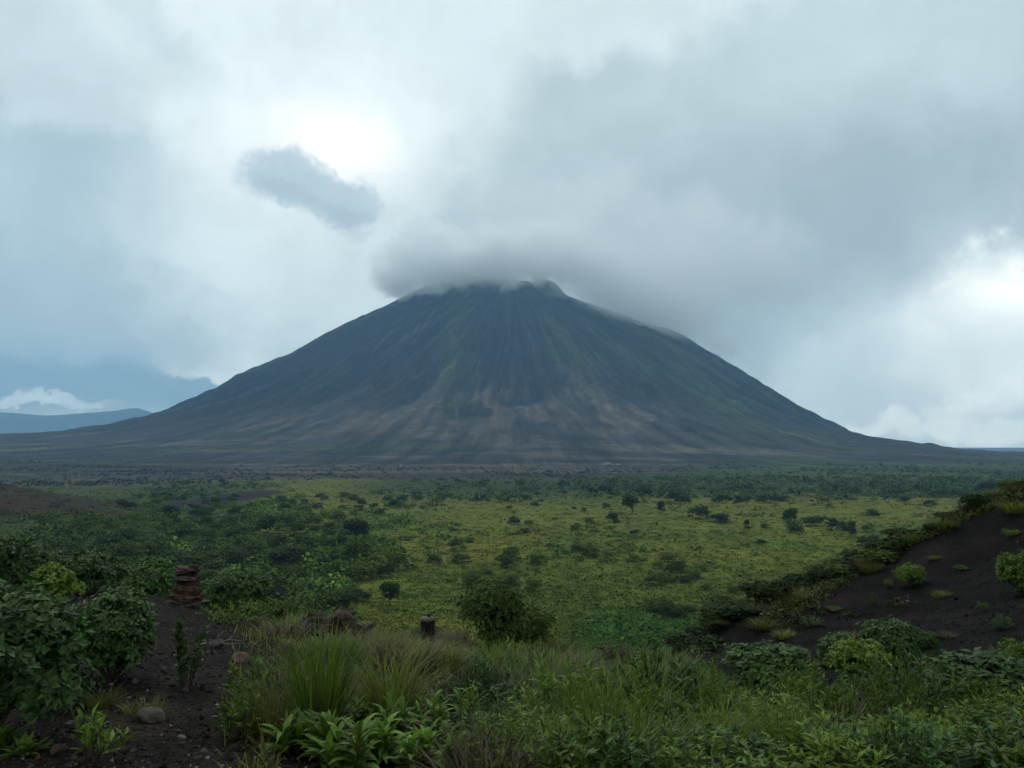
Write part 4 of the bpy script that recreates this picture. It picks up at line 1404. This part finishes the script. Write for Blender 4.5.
gcol = lambda X, Y, Z, a, b: ground_colour(X, Y, Z) * 1.15
cover("meadow_growth", "low yellow green growth covering the meadow of the plain", (-60, 1090), (464, 668), 54000, lambda a, b: np.interp(b, [470, 500, 560, 660], [3.0, 4.5, 7.0, 11.0]), 12,
      lambda a, b, X, Y: RNG.random(len(a)) < .8 * (1 - lava_mask(X, Y, a)), gcol, .18, lk=.2, var=.16)
cover("meadow_scrub", "darker green scrubby growth mottling the meadow of the plain", (200, 1090), (490, 660), 14000, lambda a, b: np.interp(b, [470, 500, 560, 660], [4.0, 6.0, 9.0, 14.0]), 24,
      lambda a, b, X, Y: RNG.random(len(a)) < smooth(.54, .68, fbm(X / 55, Y / 75, 4, 91)) * .6 + .015, lambda X, Y, Z, a, b: np.ones((len(X), 3)) * np.array([.040, .070, .014]), .32, lk=.19)
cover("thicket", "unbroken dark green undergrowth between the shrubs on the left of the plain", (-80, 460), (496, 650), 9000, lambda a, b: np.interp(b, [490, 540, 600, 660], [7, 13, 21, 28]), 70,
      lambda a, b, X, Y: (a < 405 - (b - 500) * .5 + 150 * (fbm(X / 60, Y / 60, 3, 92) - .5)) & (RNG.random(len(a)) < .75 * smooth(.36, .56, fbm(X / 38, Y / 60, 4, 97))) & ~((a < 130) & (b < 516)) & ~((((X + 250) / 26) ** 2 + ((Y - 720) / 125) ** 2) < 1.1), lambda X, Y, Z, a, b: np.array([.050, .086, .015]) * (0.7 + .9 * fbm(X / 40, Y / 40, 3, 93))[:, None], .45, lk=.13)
cover("woodland", "far dark green belt of low woodland before the volcano's foot", (-80, 1110), (458, 502), 12000, lambda a, b: np.interp(b, [462, 480, 500], [4, 6, 9]), 22,
      lambda a, b, X, Y: RNG.random(len(a)) < smooth(.40, .55, fbm(X / 170, Y / 260, 4, 94)) * (1 - lava_mask(X, Y, a)) * np.where(a < 560, .35, .85) * np.where((a > 540) & (a < 820), smooth(502, 488, b), 1) * ~((a < 140) & (b > 484)), lambda X, Y, Z, a, b: np.array([.036, .058, .018]) * (0.6 + .8 * fbm(X / 120, Y / 120, 3, 95))[:, None], .42, cat="woodland", lk=.22)

n_ = 6500
px_ = RNG.uniform(680, 1050, n_)
Yr = np.interp(px_, [690, 790, 910, 1040], [28.5, 34, 36.5, 37.5])
Y = Yr - np.abs(RNG.normal(0, 5.5, n_)) + 1.5
X = (px_ - 512) / F * Y
nz = fbm(X / 2.4, Y / 2.4, 4, 96)
edge = np.clip((Yr - Y) / 6.5, 0, 1)
k = (RNG.random(n_) < smooth(.30 + .30 * edge, .46 + .30 * edge, nz)) & (Y > 13)
X, Y = X[k], Y[k]
Z = ground_z(X, Y)
per = 34; m_ = len(X)
w = RNG.uniform(.25, .7, m_); ww = np.repeat(w, per)
d = unit(RNG.normal(size=(m_ * per, 3))); d[:, 2] = np.abs(d[:, 2])
p = np.repeat(np.stack([X, Y, Z], -1), per, 0) + d * np.stack([ww * .6, ww * .6, ww * .45], -1) * RNG.uniform(.2, 1.1, (m_ * per, 1))
ld = unit(np.cross(d + RNG.normal(0, .5, d.shape), RNG.normal(size=d.shape))); L_ = RNG.uniform(.06, .16, m_ * per)
G = Geo(); leaves(G, p, ld, d + np.array([0, 0, .5]), L_, L_ * .4, .1)
col = np.array([.034, .046, .015]) * np.exp(RNG.normal(0, .35, (m_, 1))) * np.where(RNG.random((m_, 1)) < .25, np.array([[1.5, 1.1, 1.2]]), 1.0)
G.c = [np.repeat(np.repeat(col, per, 0), 5, 0)]
tag(link("slope_growth", G.mesh("slope_growth", M["tint"])), "low dull green growth creeping over the ridge of the cinder slope", "ground cover", kind="stuff")

cover("lava_scrub", "sparse dark scrub and clinker on the lava fields below the volcano", (-80, 1110), (459, 486), 16000, lambda a, b: np.interp(b, [459, 470, 486], [2.2, 3.6, 6]), 10,
      lambda a, b, X, Y: RNG.random(len(a)) < lava_mask(X, Y, a) * (.12 + .88 * smooth(.46, .60, fbm(X / 210, Y / 120, 4, 98))), lambda X, Y, Z, a, b: np.where(RNG.random((len(X), 1)) < smooth(.42, .58, fbm(X / 300, Y / 200, 3, 99))[:, None], np.array([[.026, .042, .015]]), np.array([[.017, .015, .015]])), .35, lk=.26)

# ------------------------------------------------------------------ small white houses at the volcano's foot
def house(px_, Y, wm, label):
    d = at(px_, HY, Y); z = PLAIN - .5
    root = empty("farmhouse", (d[0], Y, z), RNG.uniform(-.3, .3)); tag(root, label, "house")
    w, dp, h, rf = wm, wm * .6, wm * .38, wm * .28
    v = np.array([[x, y, zz] for zz in (0, h) for y in (-dp / 2, dp / 2) for x in (-w / 2, w / 2)])
    f = np.array([[4, 5, 7, 6], [0, 1, 5, 4], [2, 6, 7, 3], [0, 4, 6, 2], [1, 3, 7, 5]])
    link("walls", np_mesh("walls", v, f, False, mat=M["white"]), root)
    o_ = .06 * wm
    v = np.array([[-w / 2 - o_, -dp / 2 - o_, h - .05], [w / 2 + o_, -dp / 2 - o_, h - .05], [w / 2 + o_, 0, h + rf], [-w / 2 - o_, 0, h + rf], [-w / 2 - o_, dp / 2 + o_, h - .05], [w / 2 + o_, dp / 2 + o_, h - .05]])
    link("roof", np_mesh("roof", v, np.array([[0, 1, 2, 3], [3, 2, 5, 4]]), False, mat=M["roof"]), root)
    for s_ in (-.25, .2):
        v = np.array([[w * s_ - .9, -dp / 2 - .03, h * .35], [w * s_ + .9, -dp / 2 - .03, h * .35], [w * s_ + .9, -dp / 2 - .03, h * .8], [w * s_ - .9, -dp / 2 - .03, h * .8]])
        link("window", np_mesh("window", v, np.array([[0, 1, 2, 3]]), False, mat=M["char"]), root)


for a in [(240, 1950, 9, "small white house on the dark plain at the left foot of the volcano"), (291, 2000, 6, "tiny pale hut right of the white house at the left foot"),
          (607, 1930, 13, "long white farm building at the foot of the volcano right of its middle"), (618, 1950, 8, "small pale shed beside the long white farm building"), (401, 1900, 6, "tiny pale hut on the brown plain below the volcano's middle")]:
    house(*a)
